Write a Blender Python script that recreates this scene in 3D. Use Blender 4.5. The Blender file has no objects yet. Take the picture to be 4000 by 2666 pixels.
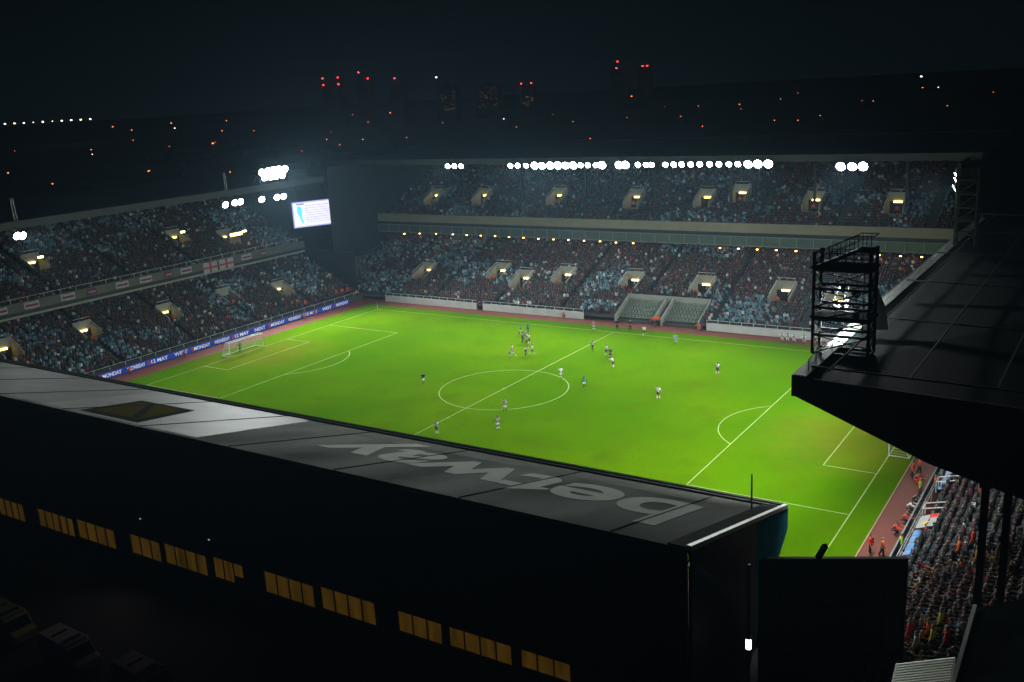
import bpy, bmesh, math, random
import numpy as np
from mathutils import Vector, Matrix
R = math.radians
random.seed(7); rng = np.random.default_rng(11)
sc = bpy.context.scene
COL = sc.collection

# ------------------------------------------------------------------ camera
cam_d = bpy.data.cameras.new('camera'); cam = bpy.data.objects.new('camera', cam_d); COL.objects.link(cam)
yaw, pitch, roll = -0.587730801, 0.255739575, -0.0573896743
fw = Vector((math.sin(yaw)*math.cos(pitch), math.cos(yaw)*math.cos(pitch), -math.sin(pitch)))
r_ = fw.cross(Vector((0, 0, 1))).normalized(); u_ = r_.cross(fw)
RR = r_*math.cos(roll)+u_*math.sin(roll); UU = -r_*math.sin(roll)+u_*math.cos(roll)
m = Matrix((RR, UU, -fw)).transposed().to_4x4(); m.translation = Vector((72.6718844, -106.315398, 40.5522216))
cam.matrix_world = m
cam_d.sensor_width = 36; cam_d.lens = 3730.11*36/4000; cam_d.clip_end = 9000; cam_d.clip_start = 0.5
sc.camera = cam
# ------------------------------------------------------------------ world (night sky, faint city glow low down)
w = bpy.data.worlds.new('World'); sc.world = w; w.use_nodes = True
nt = w.node_tree; bg = nt.nodes['Background']
tc = nt.nodes.new('ShaderNodeTexCoord'); sx = nt.nodes.new('ShaderNodeSeparateXYZ')
nt.links.new(tc.outputs['Generated'], sx.inputs[0])
rp = nt.nodes.new('ShaderNodeValToRGB'); nt.links.new(sx.outputs['Z'], rp.inputs[0])
e = rp.color_ramp.elements
e[0].position = 0.0; e[0].color = (.0030, .0058, .0082, 1)
e[1].position = 0.5; e[1].color = (.0004, .0009, .0018, 1)
n = e.new(.05); n.color = (.0024, .0050, .0074, 1)
n = e.new(.14); n.color = (.0008, .0022, .0038, 1)
nt.links.new(rp.outputs[0], bg.inputs['Color']); bg.inputs['Strength'].default_value = .5
# ------------------------------------------------------------------ exposure
sc.view_settings.view_transform = 'Standard'; sc.view_settings.look = 'None'
sc.view_settings.exposure = 0; sc.view_settings.gamma = 1
sc.cycles.max_bounces = 5; sc.cycles.volume_bounces = 0
sc.cycles.use_adaptive_sampling = True
HAZE = 0.00020
SPOT = 8800.0

# ------------------------------------------------------------------ helpers
MATS = {}
def mat(name, col, rough=.7, metal=0, emit=None, es=0, var=.15, scale=1.5, bump=0, spec=.5):
    if name in MATS: return MATS[name]
    ma = bpy.data.materials.new(name); ma.use_nodes = True; t = ma.node_tree; b = t.nodes['Principled BSDF']
    b.inputs['Roughness'].default_value = rough; b.inputs['Metallic'].default_value = metal
    c = (*col, 1); b.inputs['Specular IOR Level'].default_value = spec
    b.inputs['Base Color'].default_value = c
    if var and emit is None:
        co = t.nodes.new('ShaderNodeTexCoord'); no = t.nodes.new('ShaderNodeTexNoise'); no.inputs['Scale'].default_value = scale
        no.inputs['Detail'].default_value = 5
        t.links.new(co.outputs['Object'], no.inputs['Vector'])
        mx = t.nodes.new('ShaderNodeMix'); mx.data_type = 'RGBA'
        mx.inputs['A'].default_value = tuple(x*(1-var) for x in col)+(1,); mx.inputs['B'].default_value = tuple(min(1, x*(1+var)) for x in col)+(1,)
        t.links.new(no.outputs['Fac'], mx.inputs['Factor']); t.links.new(mx.outputs['Result'], b.inputs['Base Color'])
        if bump:
            bp = t.nodes.new('ShaderNodeBump'); bp.inputs['Strength'].default_value = bump
            t.links.new(no.outputs['Fac'], bp.inputs['Height']); t.links.new(bp.outputs[0], b.inputs['Normal'])
    if emit is not None:
        b.inputs['Emission Color'].default_value = (*emit, 1); b.inputs['Emission Strength'].default_value = es
    MATS[name] = ma; return ma

class MB:
    def __init__(s): s.v = []; s.f = []; s.m = []
    def add(s, vs, fs, mi=0):
        o = len(s.v); s.v += [tuple(v) for v in vs]; s.f += [tuple(i+o for i in f) for f in fs]; s.m += [mi]*len(fs)
    def box(s, x0, x1, y0, y1, z0, z1, mi=0):
        v = [(x, y, z) for z in (z0, z1) for y in (y0, y1) for x in (x0, x1)]
        s.add(v, [(0, 2, 3, 1), (4, 5, 7, 6), (0, 1, 5, 4), (2, 6, 7, 3), (0, 4, 6, 2), (1, 3, 7, 5)], mi)
    def prism(s, a, b, mi=0):           # two matching rings of points
        k = len(a); s.add(list(a)+list(b), [tuple(range(k))[::-1], tuple(range(k, 2*k))]+[(i, (i+1) % k, k+(i+1) % k, k+i) for i in range(k)], mi)
    def bar(s, p, q, t=.1, t2=None, mi=0):
        p = Vector(p); q = Vector(q); d = (q-p).normalized(); up = Vector((0, 0, 1)) if abs(d.z) < .95 else Vector((1, 0, 0))
        a = d.cross(up).normalized(); b = a.cross(d); t2 = t2 or t
        c = [(a*i*t/2+b*j*t2/2) for i, j in ((-1, -1), (1, -1), (1, 1), (-1, 1))]
        s.prism([p+x for x in c], [q+x for x in c], mi)
    def tube(s, p, q, r, r2=None, n=10, mi=0):
        p = Vector(p); q = Vector(q); d = (q-p).normalized(); up = Vector((0, 0, 1)) if abs(d.z) < .95 else Vector((1, 0, 0))
        a = d.cross(up).normalized(); b = a.cross(d); r2 = r if r2 is None else r2
        A = [p+(a*math.cos(i*2*math.pi/n)+b*math.sin(i*2*math.pi/n))*r for i in range(n)]
        B = [q+(a*math.cos(i*2*math.pi/n)+b*math.sin(i*2*math.pi/n))*r2 for i in range(n)]
        s.prism(A, B, mi)
    def quad(s, a, b, c, d, mi=0): s.add([a, b, c, d], [(0, 1, 2, 3)], mi)
    def mesh(s, name, mats):
        me = bpy.data.meshes.new(name); me.from_pydata(s.v, [], s.f)
        if not isinstance(mats, (list, tuple)): mats = [mats]
        for x in mats: me.materials.append(x)
        if len(mats) > 1: me.polygons.foreach_set('material_index', s.m)
        me.update(); bm = bmesh.new(); bm.from_mesh(me); bmesh.ops.recalc_face_normals(bm, faces=bm.faces[:]); bm.to_mesh(me); bm.free()
        return me
    def build(s, name, mats, parent=None, loc=None, rz=0):
        o = bpy.data.objects.new(name, s.mesh(name, mats)); COL.objects.link(o)
        if parent is not None: o.parent = parent
        if loc is not None: o.location = loc
        o.rotation_euler[2] = rz
        return o
def tag(o, label, cat, group=None, kind=None):
    o['label'] = label; o['category'] = cat
    if group: o['group'] = group
    if kind: o['kind'] = kind
    return o
def structure(o, label=None, cat=None):
    o['kind'] = 'structure'
    if label: o['label'] = label; o['category'] = cat
    return o
def empty(name, loc=(0, 0, 0), rz=0):
    o = bpy.data.objects.new(name, None); o.empty_display_size = .3; COL.objects.link(o); o.location = loc; o.rotation_euler[2] = rz; return o
def link(name, me, parent=None, loc=None):
    o = bpy.data.objects.new(name, me); COL.objects.link(o)
    if parent is not None: o.parent = parent
    if loc is not None: o.location = loc
    return o
def text_mesh(s, size, extrude=.01, offset=0, ay='CENTER'):
    cu = bpy.data.curves.new('t', 'FONT'); cu.body = s; cu.size = size; cu.extrude = extrude; cu.offset = offset
    cu.align_x = 'CENTER'; cu.align_y = ay
    o = bpy.data.objects.new('t', cu); COL.objects.link(o); dg = bpy.context.evaluated_depsgraph_get()
    me = bpy.data.meshes.new_from_object(o.evaluated_get(dg)); bpy.data.objects.remove(o); bpy.data.curves.remove(cu); return me
ORD = ['first', 'second', 'third', 'fourth', 'fifth', 'sixth', 'seventh', 'eighth', 'ninth', 'tenth', 'eleventh', 'twelfth', 'thirteenth', 'fourteenth', 'fifteenth', 'sixteenth', 'seventeenth', 'eighteenth', 'nineteenth', 'twentieth', 'twenty-first', 'twenty-second', 'twenty-third', 'twenty-fourth', 'twenty-fifth', 'twenty-sixth', 'twenty-seventh']

# ------------------------------------------------------------------ ground, pitch, track
asphalt = mat('asphalt', (.035, .035, .038), .85, var=.3, scale=.3)
g = MB(); g.quad((-6000, -3000, -.05), (5000, -3000, -.05), (5000, 8000, -.05), (-6000, 8000, -.05)); structure(g.build('ground', asphalt))
trk = mat('red_track', (.20, .052, .032), .85, var=.22, scale=.35)
g = MB(); g.quad((-64, -41, -.03), (59.5, -41, -.03), (59.5, 41.5, -.03), (-64, 41.5, -.03)); structure(g.build('track', trk))
def grass_mat():
    ma = bpy.data.materials.new('grass'); ma.use_nodes = True; t = ma.node_tree; b = t.nodes['Principled BSDF']; b.inputs['Roughness'].default_value = .9
    b.inputs['Specular IOR Level'].default_value = 0
    co = t.nodes.new('ShaderNodeTexCoord'); mp = t.nodes.new('ShaderNodeMapping'); mp.inputs['Rotation'].default_value = (0, 0, .5)
    t.links.new(co.outputs['Object'], mp.inputs['Vector'])
    def noise(s, d, src=mp):
        no = t.nodes.new('ShaderNodeTexNoise'); no.inputs['Scale'].default_value = s; no.inputs['Detail'].default_value = d; t.links.new(src.outputs[0], no.inputs['Vector']); return no
    n1 = noise(.045, 3); n2 = noise(1.8, 8); n3 = noise(.16, 5)
    def mix(a, b_, fac, lo=.35, hi=.65):
        mr = t.nodes.new('ShaderNodeMapRange'); mr.inputs['From Min'].default_value = lo; mr.inputs['From Max'].default_value = hi; t.links.new(fac, mr.inputs['Value'])
        mx = t.nodes.new('ShaderNodeMix'); mx.data_type = 'RGBA'; t.links.new(mr.outputs[0], mx.inputs['Factor'])
        for k, v in (('A', a), ('B', b_)):
            if isinstance(v, tuple): mx.inputs[k].default_value = v
            else: t.links.new(v, mx.inputs[k])
        return mx.outputs['Result']
    c1 = mix((.068, .190, .001, 1), (.108, .225, .001, 1), n1.outputs['Fac'])
    c2 = mix((.085, .17, .002, 1), c1, n3.outputs['Fac'], .25, .5)
    c3 = mix((.075, .165, .002, 1), c2, n2.outputs['Fac'], .15, .45)
    # worn goalmouths: browner grass close to both goals
    sx = t.nodes.new('ShaderNodeSeparateXYZ'); t.links.new(co.outputs['Object'], sx.inputs[0])
    def dist(cx):
        v = t.nodes.new('ShaderNodeVectorMath'); v.operation = 'DISTANCE'; v.inputs[1].default_value = (cx, 0, 0); t.links.new(co.outputs['Object'], v.inputs[0])
        mr = t.nodes.new('ShaderNodeMapRange'); mr.inputs['From Min'].default_value = 4; mr.inputs['From Max'].default_value = 16; mr.inputs['To Min'].default_value = 1; mr.inputs['To Max'].default_value = 0
        t.links.new(v.outputs['Value'], mr.inputs['Value']); return mr.outputs[0]
    mxm = t.nodes.new('ShaderNodeMath'); mxm.operation = 'MAXIMUM'; t.links.new(dist(49), mxm.inputs[0]); t.links.new(dist(-49), mxm.inputs[1])
    n4 = noise(.5, 6); mm = t.nodes.new('ShaderNodeMath'); mm.operation = 'MULTIPLY'; t.links.new(mxm.outputs[0], mm.inputs[0]); t.links.new(n4.outputs['Fac'], mm.inputs[1])
    c4 = mix(c3, (.20, .17, .02, 1), mm.outputs[0], .1, 1.0)
    t.links.new(c4, b.inputs['Base Color'])
    return ma
g = MB(); NX = 12
g.quad((-57.5, -37.5, -.01), (54.9, -37.5, -.01), (54.9, 37.3, -.01), (-57.5, 37.3, -.01)); structure(g.build('pitch', grass_mat()))
white = mat('line_paint', (.34, .46, .12), .9, var=.25, scale=.6)
mat('white_paint', (.80, .80, .78), .8, var=.1, scale=3)
mk = MB(); zl = .004; lw = .12
def ln(x0, y0, x1, y1):
    d = Vector((x1-x0, y1-y0, 0)).normalized(); p = Vector((-d.y, d.x, 0))*lw/2; e_ = d*lw/2
    a = Vector((x0, y0, zl))-e_; b = Vector((x1, y1, zl))+e_; mk.quad(a-p, b-p, b+p, a+p)
def arc(cx, cy, r, a0, a1, n=64):
    for i in range(n):
        t0 = a0+(a1-a0)*i/n; t1 = a0+(a1-a0)*(i+1)/n
        mk.quad(*[(cx+rr*math.cos(t), cy+rr*math.sin(t), zl+.001) for rr, t in ((r-lw/2, t0), (r+lw/2, t0), (r+lw/2, t1), (r-lw/2, t1))])
for yy in (-34, 34): ln(-52.5, yy, 52.5, yy)
ln(0, -34, 0, 34); arc(0, 0, 9.15, 0, 2*math.pi, 96)
for s in (-1, 1):
    ln(52.5*s, -34, 52.5*s, 34); ln(36*s, -20.16, 36*s, 20.16); ln(47*s, -9.16, 47*s, 9.16)
    for q in (-1, 1): ln(36*s, 20.16*q, 52.5*s, 20.16*q); ln(47*s, 9.16*q, 52.5*s, 9.16*q)
    a = math.acos(5.5/9.15); c0 = math.pi if s > 0 else 0; arc(41.5*s, 0, 9.15, c0-a, c0+a, 32)
    for q in (-1, 1):
        base = {(1, 1): math.pi, (1, -1): math.pi/2, (-1, 1): -math.pi/2, (-1, -1): 0}[(s, q)]; arc(52.5*s, 34*q, 1, base, base+math.pi/2, 8)
arc(0, 0, .12, 0, 2*math.pi, 12)
structure(mk.build('pitch_markings', white))
edge = MB()
edge.box(54.95, 55.05, -37.5, 37.3, -.02, .02); structure(edge.build('track_edge_line', mat('pale_kerb', (.5, .42, .2), .8)))
# goals
def goal(s, label):
    t = empty('football_goal', (52.5*s, 0, 0)); tag(t, label, 'goal')
    f = MB(); r = .07
    for y in (-3.66, 3.66):
        f.tube((0, y, 0), (0, y, 2.44), r)
    f.tube((0, -3.66, 2.44), (0, 3.66, 2.44), r); f.build('goal_frame', mat('white_metal', (.82, .82, .8), .4, var=.05), t)
    b = MB()
    for y in (-3.66, 3.66):
        b.tube((0, y, .06), (2.1*s, y, .06), .05); b.tube((2.1*s, y, .06), (.9*s, y, 2.44), .03); b.tube((0, y, 2.44), (.9*s, y, 2.44), .03)
    b.tube((2.1*s, -3.66, .06), (2.1*s, 3.66, .06), .05); b.tube((.9*s, -3.66, 2.44), (.9*s, 3.66, 2.44), .03); b.build('net_frame', MATS['white_metal'], t)
    nmb = MB(); k = .3
    for i in range(26):
        y = -3.66+7.32*i/25; nmb.bar((2.1*s, y, .06), (.9*s, y, 2.44), .018); nmb.bar((.9*s, y, 2.44), (0, y, 2.44), .018)
    for i in range(9):
        q = i/8; nmb.bar((s*(2.1-1.2*q), -3.66, .06+2.38*q), (s*(2.1-1.2*q), 3.66, .06+2.38*q), .018)
        for y in (-3.66, 3.66): nmb.bar((0, y, .06+2.38*q), (s*(2.1-1.2*q), y, .06+2.38*q), .018)
    for i in range(1, 4):
        nmb.bar((s*.9*i/4, -3.66, 2.44), (s*.9*i/4, 3.66, 2.44), .018)
    nmb.build('net', mat('net_cord', (.6, .65, .55), .8), t)
goal(1, 'white goal with box net in front of the packed near right stand')
goal(-1, 'white goal with net before the blue advertising boards at far left')
for (x, y), lb in (((52.5, -34), 'corner flag at the near right corner of the pitch'), ((52.5, 34), 'corner flag at the far right corner of the pitch'), ((-52.5, 34), 'corner flag at the far left corner of the pitch')):
    t = empty('corner_flag', (x, y, 0)); tag(t, lb, 'corner flag', 'corner flags round the pitch')
    q = MB(); q.tube((0, 0, 0), (0, 0, 1.5), .025); q.build('pole', MATS['white_metal'], t)
    q = MB(); q.prism([(0, 0, 1.5), (0, 0, 1.15), (.4, .05, 1.3)], [(0, .02, 1.5), (0, .02, 1.15), (.4, .07, 1.3)]); q.build('flag', mat('claret_cloth', (.28, .02, .06), .8), t)

# ------------------------------------------------------------------ stands
conc = mat('concrete', (.075, .078, .078), .9, var=.25, scale=.6)
palec = mat('pale_concrete', (.34, .34, .30), .85, var=.2, scale=.7)
whitew = mat('white_wall', (.55, .56, .55), .7, var=.2, scale=.5)
darkm = mat('dark_cladding', (.02, .023, .028), .55, var=.3, scale=.4)
roofm = mat('roof_sheet', (.05, .065, .075), .5, var=.3, scale=.1)
steel = mat('dark_steel', (.03, .033, .035), .5, .3, var=.2)
beige = mat('balcony_boards', (.27, .235, .17), .7, var=.3, scale=.25)
glassm = mat('box_glass', (.10, .125, .125), .12, var=.2, scale=.3)
seatrows = {}
def T(side):
    return {'far': lambda u, v, z: (u, v, z), 'left': lambda u, v, z: (-v, u, z), 'right': lambda u, v, z: (v, u, z), 'near': lambda u, v, z: (u, -v, z)}[side]
def tier(name, side, u0, u1, v0, z0, n_, tread, rise, parent, holes=(), m_=None):
    f = T(side); b = MB()
    prof = [(v0, z0-.6)]
    for k in range(n_):
        prof.append((v0+k*tread, z0+k*rise)); prof.append((v0+(k+1)*tread, z0+k*rise))
    prof.append((v0+n_*tread, z0+n_*rise-1.6))
    cuts = sorted({u0, u1, *[c for h in holes for c in (h[0], h[1])]})
    for a, c in zip(cuts[:-1], cuts[1:]):
        mid = (a+c)/2; hs = [h for h in holes if h[0] <= mid <= h[1]]
        for i in range(len(prof)-1):
            vm = (prof[i][0]+prof[i+1][0])/2
            if any(h[2] <= vm <= h[3] for h in hs): continue
            b.quad(f(a, *prof[i]), f(c, *prof[i]), f(c, *prof[i+1]), f(a, *prof[i+1]))
    o = b.build(name, m_ or conc, parent)
    seatrows.setdefault(side, []).append((name, u0, u1, v0, z0, n_, tread, rise, list(holes)))
    return o
def vomitory(side, u, v, z, parent, wdt=3.2, dep=4.2, h=2.3, slope=.38, warm=True):
    """pale-walled exit box cut into the terrace, open towards the pitch"""
    f = T(side); b = MB(); t = .25; vb = v+dep
    for s in (-1, 1):
        ua = u+s*wdt/2; ub = ua+s*t
        a = [f(ua, v, z-1.2), f(ua, vb, z-1.2), f(ua, vb, z+dep*slope+.95), f(ua, v, z+.95)]
        c = [f(ub, v, z-1.2), f(ub, vb, z-1.2), f(ub, vb, z+dep*slope+.95), f(ub, v, z+.95)]
        b.prism(a, c)
    b.prism([f(u-wdt/2-t, vb, z+h-.9), f(u+wdt/2+t, vb, z+h-.9), f(u+wdt/2+t, vb, z+h+.7), f(u-wdt/2-t, vb, z+h+.7)],
            [f(u-wdt/2-t, vb+t, z+h-.9), f(u+wdt/2+t, vb+t, z+h-.9), f(u+wdt/2+t, vb+t, z+h+.7), f(u-wdt/2-t, vb+t, z+h+.7)])
    b.quad(f(u-wdt/2, v, z-.7), f(u+wdt/2, v, z-.7), f(u+wdt/2, vb, z-.7), f(u-wdt/2, vb, z-.7))
    o = b.build('vomitory', palec, parent)
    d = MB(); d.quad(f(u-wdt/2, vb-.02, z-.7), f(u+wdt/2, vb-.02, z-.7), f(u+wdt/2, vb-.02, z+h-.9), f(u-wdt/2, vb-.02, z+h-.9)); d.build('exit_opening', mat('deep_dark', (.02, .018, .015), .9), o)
    r = MB()
    for s in (-1, 1):
        r.bar(f(u+s*wdt/2, v, z+1.5), f(u+s*wdt/2, vb, z+dep*slope+1.5), .06)
    r.bar(f(u-wdt/2, vb, z+h+1.2), f(u+wdt/2, vb, z+h+1.2), .06); r.build('handrail', MATS['white_metal'], o)
    if warm:
        l = MB(); l.prism([f(u-.7, vb-.2, z+h-1.1), f(u+.7, vb-.2, z+h-1.1), f(u+.7, vb-.2, z+h-.8), f(u-.7, vb-.2, z+h-.8)],
                          [f(u-.7, vb-.05, z+h-1.1), f(u+.7, vb-.05, z+h-1.1), f(u+.7, vb-.05, z+h-.8), f(u-.7, vb-.05, z+h-.8)])
        l.build('exit_lamp', mat('warm_tube', (.8, .6, .2), .4, emit=(1, .72, .2), es=6), o)
    return (u-wdt/2-t, u+wdt/2+t, v, vb+t)

# ---- far stand
far = empty('grandstand', (0, 41, 0)); far.location = (0, 0, 0)
tag(far, 'two-tier covered grandstand full of fans along the far touchline', 'grandstand')
V1 = [(-52, 46.9), (-34.1, 48.3), (-27.4, 46.3), (-19, 48.3), (-4.5, 48), (9.4, 48), (23.8, 47.8), (33, 45.9)]
FS = 8.8/23
holes = [vomitory('far', u, v, 1.2+(v-41)*FS, far) for u, v in V1]
FA, FB = -73.0, 50.5
tier('lower_tier', 'far', FA, FB, 41.0, 1.2, 30, .78, .3, far, holes+[(-3.2, 12.6, 41, 46.4)])
V2 = [(-61.9, 65), (-48.7, 65.3), (-29.8, 65.6), (-11.8, 65.4), (3, 65.6), (9.4, 67.2), (23.8, 65.2), (37.9, 65)]
h2 = [vomitory('far', u, v, 15+(v-60)*.46-.3, far, 2.8, 3.6, slope=.46) for u, v in V2]
tier('upper_tier', 'far', FA, FB, 60.6, 14.2, 28, .84, .385, far, h2)
for a, c in ((-56, -33), (-31.5, -9.5), (14, 44), (46, 52)):
    b = MB(); b.box(a, c, 40.55, 40.95, -.05, 1.25); b.build('perimeter_wall', whitew, far)
b = MB()
for a, c in ((-56, -33), (-31.5, -9.5), (14, 44)):
    b.bar((a, 40.75, 1.75), (c, 40.75, 1.75), .05)
    for i in range(int((c-a)/2)+1): b.bar((a+i*2, 40.75, 1.24), (a+i*2, 40.75, 1.75), .05)
b.build('handrail', MATS['white_metal'], far)
b = MB(); b.box(FA, FB, 59.9, 60.5, 13.5, 15.2); b.build('balcony_front', beige, far)
b = MB(); b.box(FA, FB, 60.3, 60.9, 12.75, 13.5, 0); b.build('balcony_recess', darkm, far)
b = MB(); b.box(FA, FB, 60.0, 60.4, 11.2, 12.75); b.build('box_windows', glassm, far)
b = MB()
for i in range(42): b.box(FA+i*3-.08, FA+i*3+.08, 59.9, 59.998, 11.2, 12.75)
b.box(FA, FB, 59.85, 59.995, 12.7, 12.85); b.box(FA, FB, 59.85, 59.995, 11.05, 11.2); b.build('box_mullions', mat('grey_frame', (.2, .22, .22), .6), far)
b = MB(); b.box(FA, FB, 60.4, 66, 10.9, 11.2); b.box(FA, FB, 65, 65.3, 8, 10.9); b.build('balcony_soffit', conc, far)
b = MB(); b.box(FA, FB, 84.2, 84.6, 0, 27.3); b.box(FA-.4, FA, 45, 84.2, 0, 27.0); b.box(FB, FB+.4, 45, 84.2, 0, 27.0); b.build('back_wall', darkm, far)
b = MB(); b.prism([(FA-2, 54, 26.9), (FA-2, 88, 28.0), (FA-2, 88, 28.6), (FA-2, 54, 27.6)], [(FB+2, 54, 26.9), (FB+2, 88, 28.0), (FB+2, 88, 28.6), (FB+2, 54, 27.6)])
b.build('roof', roofm, far)
b = MB(); b.box(FA-2, FB+2, 53.7, 53.995, 26.6, 27.75); b.box(FA-2, FB+2, 87.2, 88.3, 28.605, 29.0); b.build('roof_fascia', mat('roof_edge', (.035, .045, .05), .6), far)
b = MB()
for i in range(22):
    x = FA+1+i*5.8; b.bar((x, 54.2, 26.5), (x, 84, 26.9), .25, .5); b.bar((x, 54.2, 26.3), (x, 84, 25.6), .15); 
    for j in range(6): b.bar((x, 56+j*5, 26.6), (x, 58+j*5, 25.9), .1)
b.build('roof_truss', steel, far)
for i in range(8): x = FA+4+i*15.5; b = MB(); b.box(x-.2, x+.2, 66.8, 67.2, 16, 26.6); b.build('upper_column', steel, far)
# dugout blocks in front of the stand near halfway: walled white enclosure with seats
dug = empty('dugout_enclosure', (4.7, 43.5, 0)); dug.location = (0, 0, 0); tag(dug, 'white-walled enclosure of seats by the halfway line below far stand', 'enclosure')
b = MB()
for x in (-3.2, 4.2, 5.6, 12.4):
    b.prism([(x, 40.6, 0), (x, 46.4, 0), (x, 46.4, 3.9), (x, 40.6, 1.25)], [(x+.25, 40.6, 0), (x+.25, 46.4, 0), (x+.25, 46.4, 3.9), (x+.25, 40.6, 1.25)])
b.box(-3.2, 12.65, 46.2, 46.4, 1, 4.0); b.build('wall', palec, dug)
b = MB()
for k in range(5): b.box(-2.95, 4.2, 41.1+k, 42.1+k, 0, .5+k*.45); b.box(5.85, 12.4, 41.1+k, 42.1+k, 0, .5+k*.45)
b.build('terrace', conc, dug)
seatm = mat('pale_seats', (.22, .26, .22), .5, var=.5, scale=2)
for k in range(5):
    for x0, x1 in ((-2.8, 4.1), (6, 12.2)):
        b = MB(); i = 0; z = .5+k*.45; y = 41.5+k
        while x0+i*.62 < x1-.5:
            x = x0+i*.62
            b.box(x, x+.48, y, y+.4, z+.35, z+.42); b.box(x, x+.48, y+.38, y+.45, z+.4, z+.85); i += 1
        b.box(x0, x, y+.15, y+.2, z+.28, z+.36); b.build('seat_row', seatm, dug)

# ---- left stand
lft = empty('grandstand'); tag(lft, 'two-tier stand behind the left goal, seats filled, with flags on its balcony', 'grandstand')
LA, LB = -75.0, 41.0
LS = 8.5/18
V3 = [(-29.3, 71.4), (-15.7, 70.9), (.1, 70.2), (13.9, 70.4), (26, 68.4)]
h3 = [vomitory('left', u, v, 1+(v-64)*LS, lft, 2.8, 3.2, slope=LS, warm=i != 3) for i, (u, v) in enumerate(V3)]
tier('lower_tier', 'left', LA, LB, 64, 1.0, 24, .78, .37, lft, h3)
V4 = [(-13.5, 86.6), (16.4, 86.2), (26.5, 83.2)]
h4 = [vomitory('left', u, v, 11.0+(v-78.6)*.46, lft, 2.8, 3.2, slope=.46) for u, v in V4]
tier('upper_tier', 'left', LA, LB, 78.6, 11.0, 29, .84, .385, lft, h4)
f = T('left')
def lbox(b, u0, u1, v0, v1, z0, z1): b.box(-v1, -v0, u0, u1, z0, z1)
b = MB(); lbox(b, LA, LB, 62.6, 62.9, -.05, .95); b.build('perimeter_wall', conc, lft)
b = MB(); b.bar(f(LA, 63.3, 1.5), f(LB, 63.3, 1.5), .05)
for i in range(40): b.bar(f(-74+i*2.9, 63.3, .4), f(-74+i*2.9, 63.3, 1.5), .05)
b.build('handrail', MATS['white_metal'], lft)
b = MB(); lbox(b, LA, LB, 78.0, 78.5, 10.3, 11.8); b.build('balcony_front', mat('balcony_grey', (.13, .125, .11), .8, var=.3, scale=.3), lft)
b = MB(); lbox(b, LA, LB, 78.2, 79.0, 9.7, 10.3); b.build('balcony_recess', darkm, lft)
b = MB(); lbox(b, LA, LB, 78.0, 82.3, 9.35, 9.7); b.build('balcony_soffit', palec, lft)
b = MB(); b.bar(f(LA, 78.25, 12.5), f(LB, 78.25, 12.5), .05)
for i in range(40): b.bar(f(-74+i*2.9, 78.25, 11.8), f(-74+i*2.9, 78.25, 12.5), .05)
b.build('balcony_rail', MATS['white_metal'], lft)
b = MB(); lbox(b, LA, LB, 103, 103.4, 0, 25.6); lbox(b, LB, LB+.4, 64, 103.4, 0, 9.8); lbox(b, LB, LB+.4, 81.5, 103.4, 9.8, 24.6); b.build('back_wall', darkm, lft)
b = MB(); b.prism([f(LA, 71.6, 24.6), f(LA, 106, 25.6), f(LA, 106, 26.2), f(LA, 71.6, 25.3)], [f(LB+1, 71.6, 24.6), f(LB+1, 106, 25.6), f(LB+1, 106, 26.2), f(LB+1, 71.6, 25.3)])
b.build('roof', roofm, lft)
b = MB(); lbox(b, LA, LB+1, 71.3, 71.595, 24.3, 25.5); b.build('roof_fascia', MATS['roof_edge'], lft)
b = MB()
for i in range(20):
    u = LA+2+i*5.8; b.bar(f(u, 72, 24.3), f(u, 103, 24.9), .25, .5); b.bar(f(u, 72, 24.0), f(u, 103, 23.2), .15)
b.build('roof_truss', steel, lft)

# ---- corner infill between the two stands
cor = empty('corner_building'); tag(cor, 'dark corner block with pale stair tower between left and far stands', 'building')
b = MB(); b.prism([(-66, 45, 0)]+[(-77, 44, 0), (-92, 44, 0), (-92, 80, 0), (-77, 80, 0)],
                  [(-66, 45, 2.6)]+[(-77, 44, 9), (-92, 44, 9), (-92, 80, 9), (-77, 80, 9)]); b.build('wall', mat('corner_render', (.12, .12, .085), .85, var=.3, scale=.3), cor)
b = MB(); b.box(-82, -76, 68, 74, 0, 24.5); b.build('stair_tower', mat('tower_render', (.10, .115, .10), .85, var=.4, scale=.2), cor)
b = MB(); b.box(-82.3, -75.7, 67.7, 74.3, 24.5, 25.0); b.box(-79, -78.4, 67.9, 67.99, 9, 22); b.build('cap', darkm, cor)

# ---- right stand (big dark roof in the foreground right)
rgt = empty('grandstand'); tag(rgt, 'dark-roofed stand behind the right goal, crowd packed beneath its wedge end', 'grandstand')
f = T('right')
tier('lower_tier', 'right', -62, 43, 59.6, 1.0, 26, .78, .40, rgt)
b = MB(); b.box(57.9, 58.05, -44, 43, -.03, 1.1); b.build('perimeter_wall', mat('grey_board', (.22, .25, .25), .5, var=.2, scale=.5), rgt)
b = MB()
b.bar((58.6, -44, 1.5), (58.6, 43, 1.5), .06); b.bar((58.6, -44, 1.0), (58.6, 43, 1.0), .06)
for i in range(30): b.bar((58.6, -43+i*2.9, 0), (58.6, -43+i*2.9, 1.5), .06)
b.build('front_rail', mat('grey_rail', (.4, .42, .4), .4), rgt)
black = mat('black_cladding', (.006, .008, .011), .7, var=.3, scale=.2)
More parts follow.
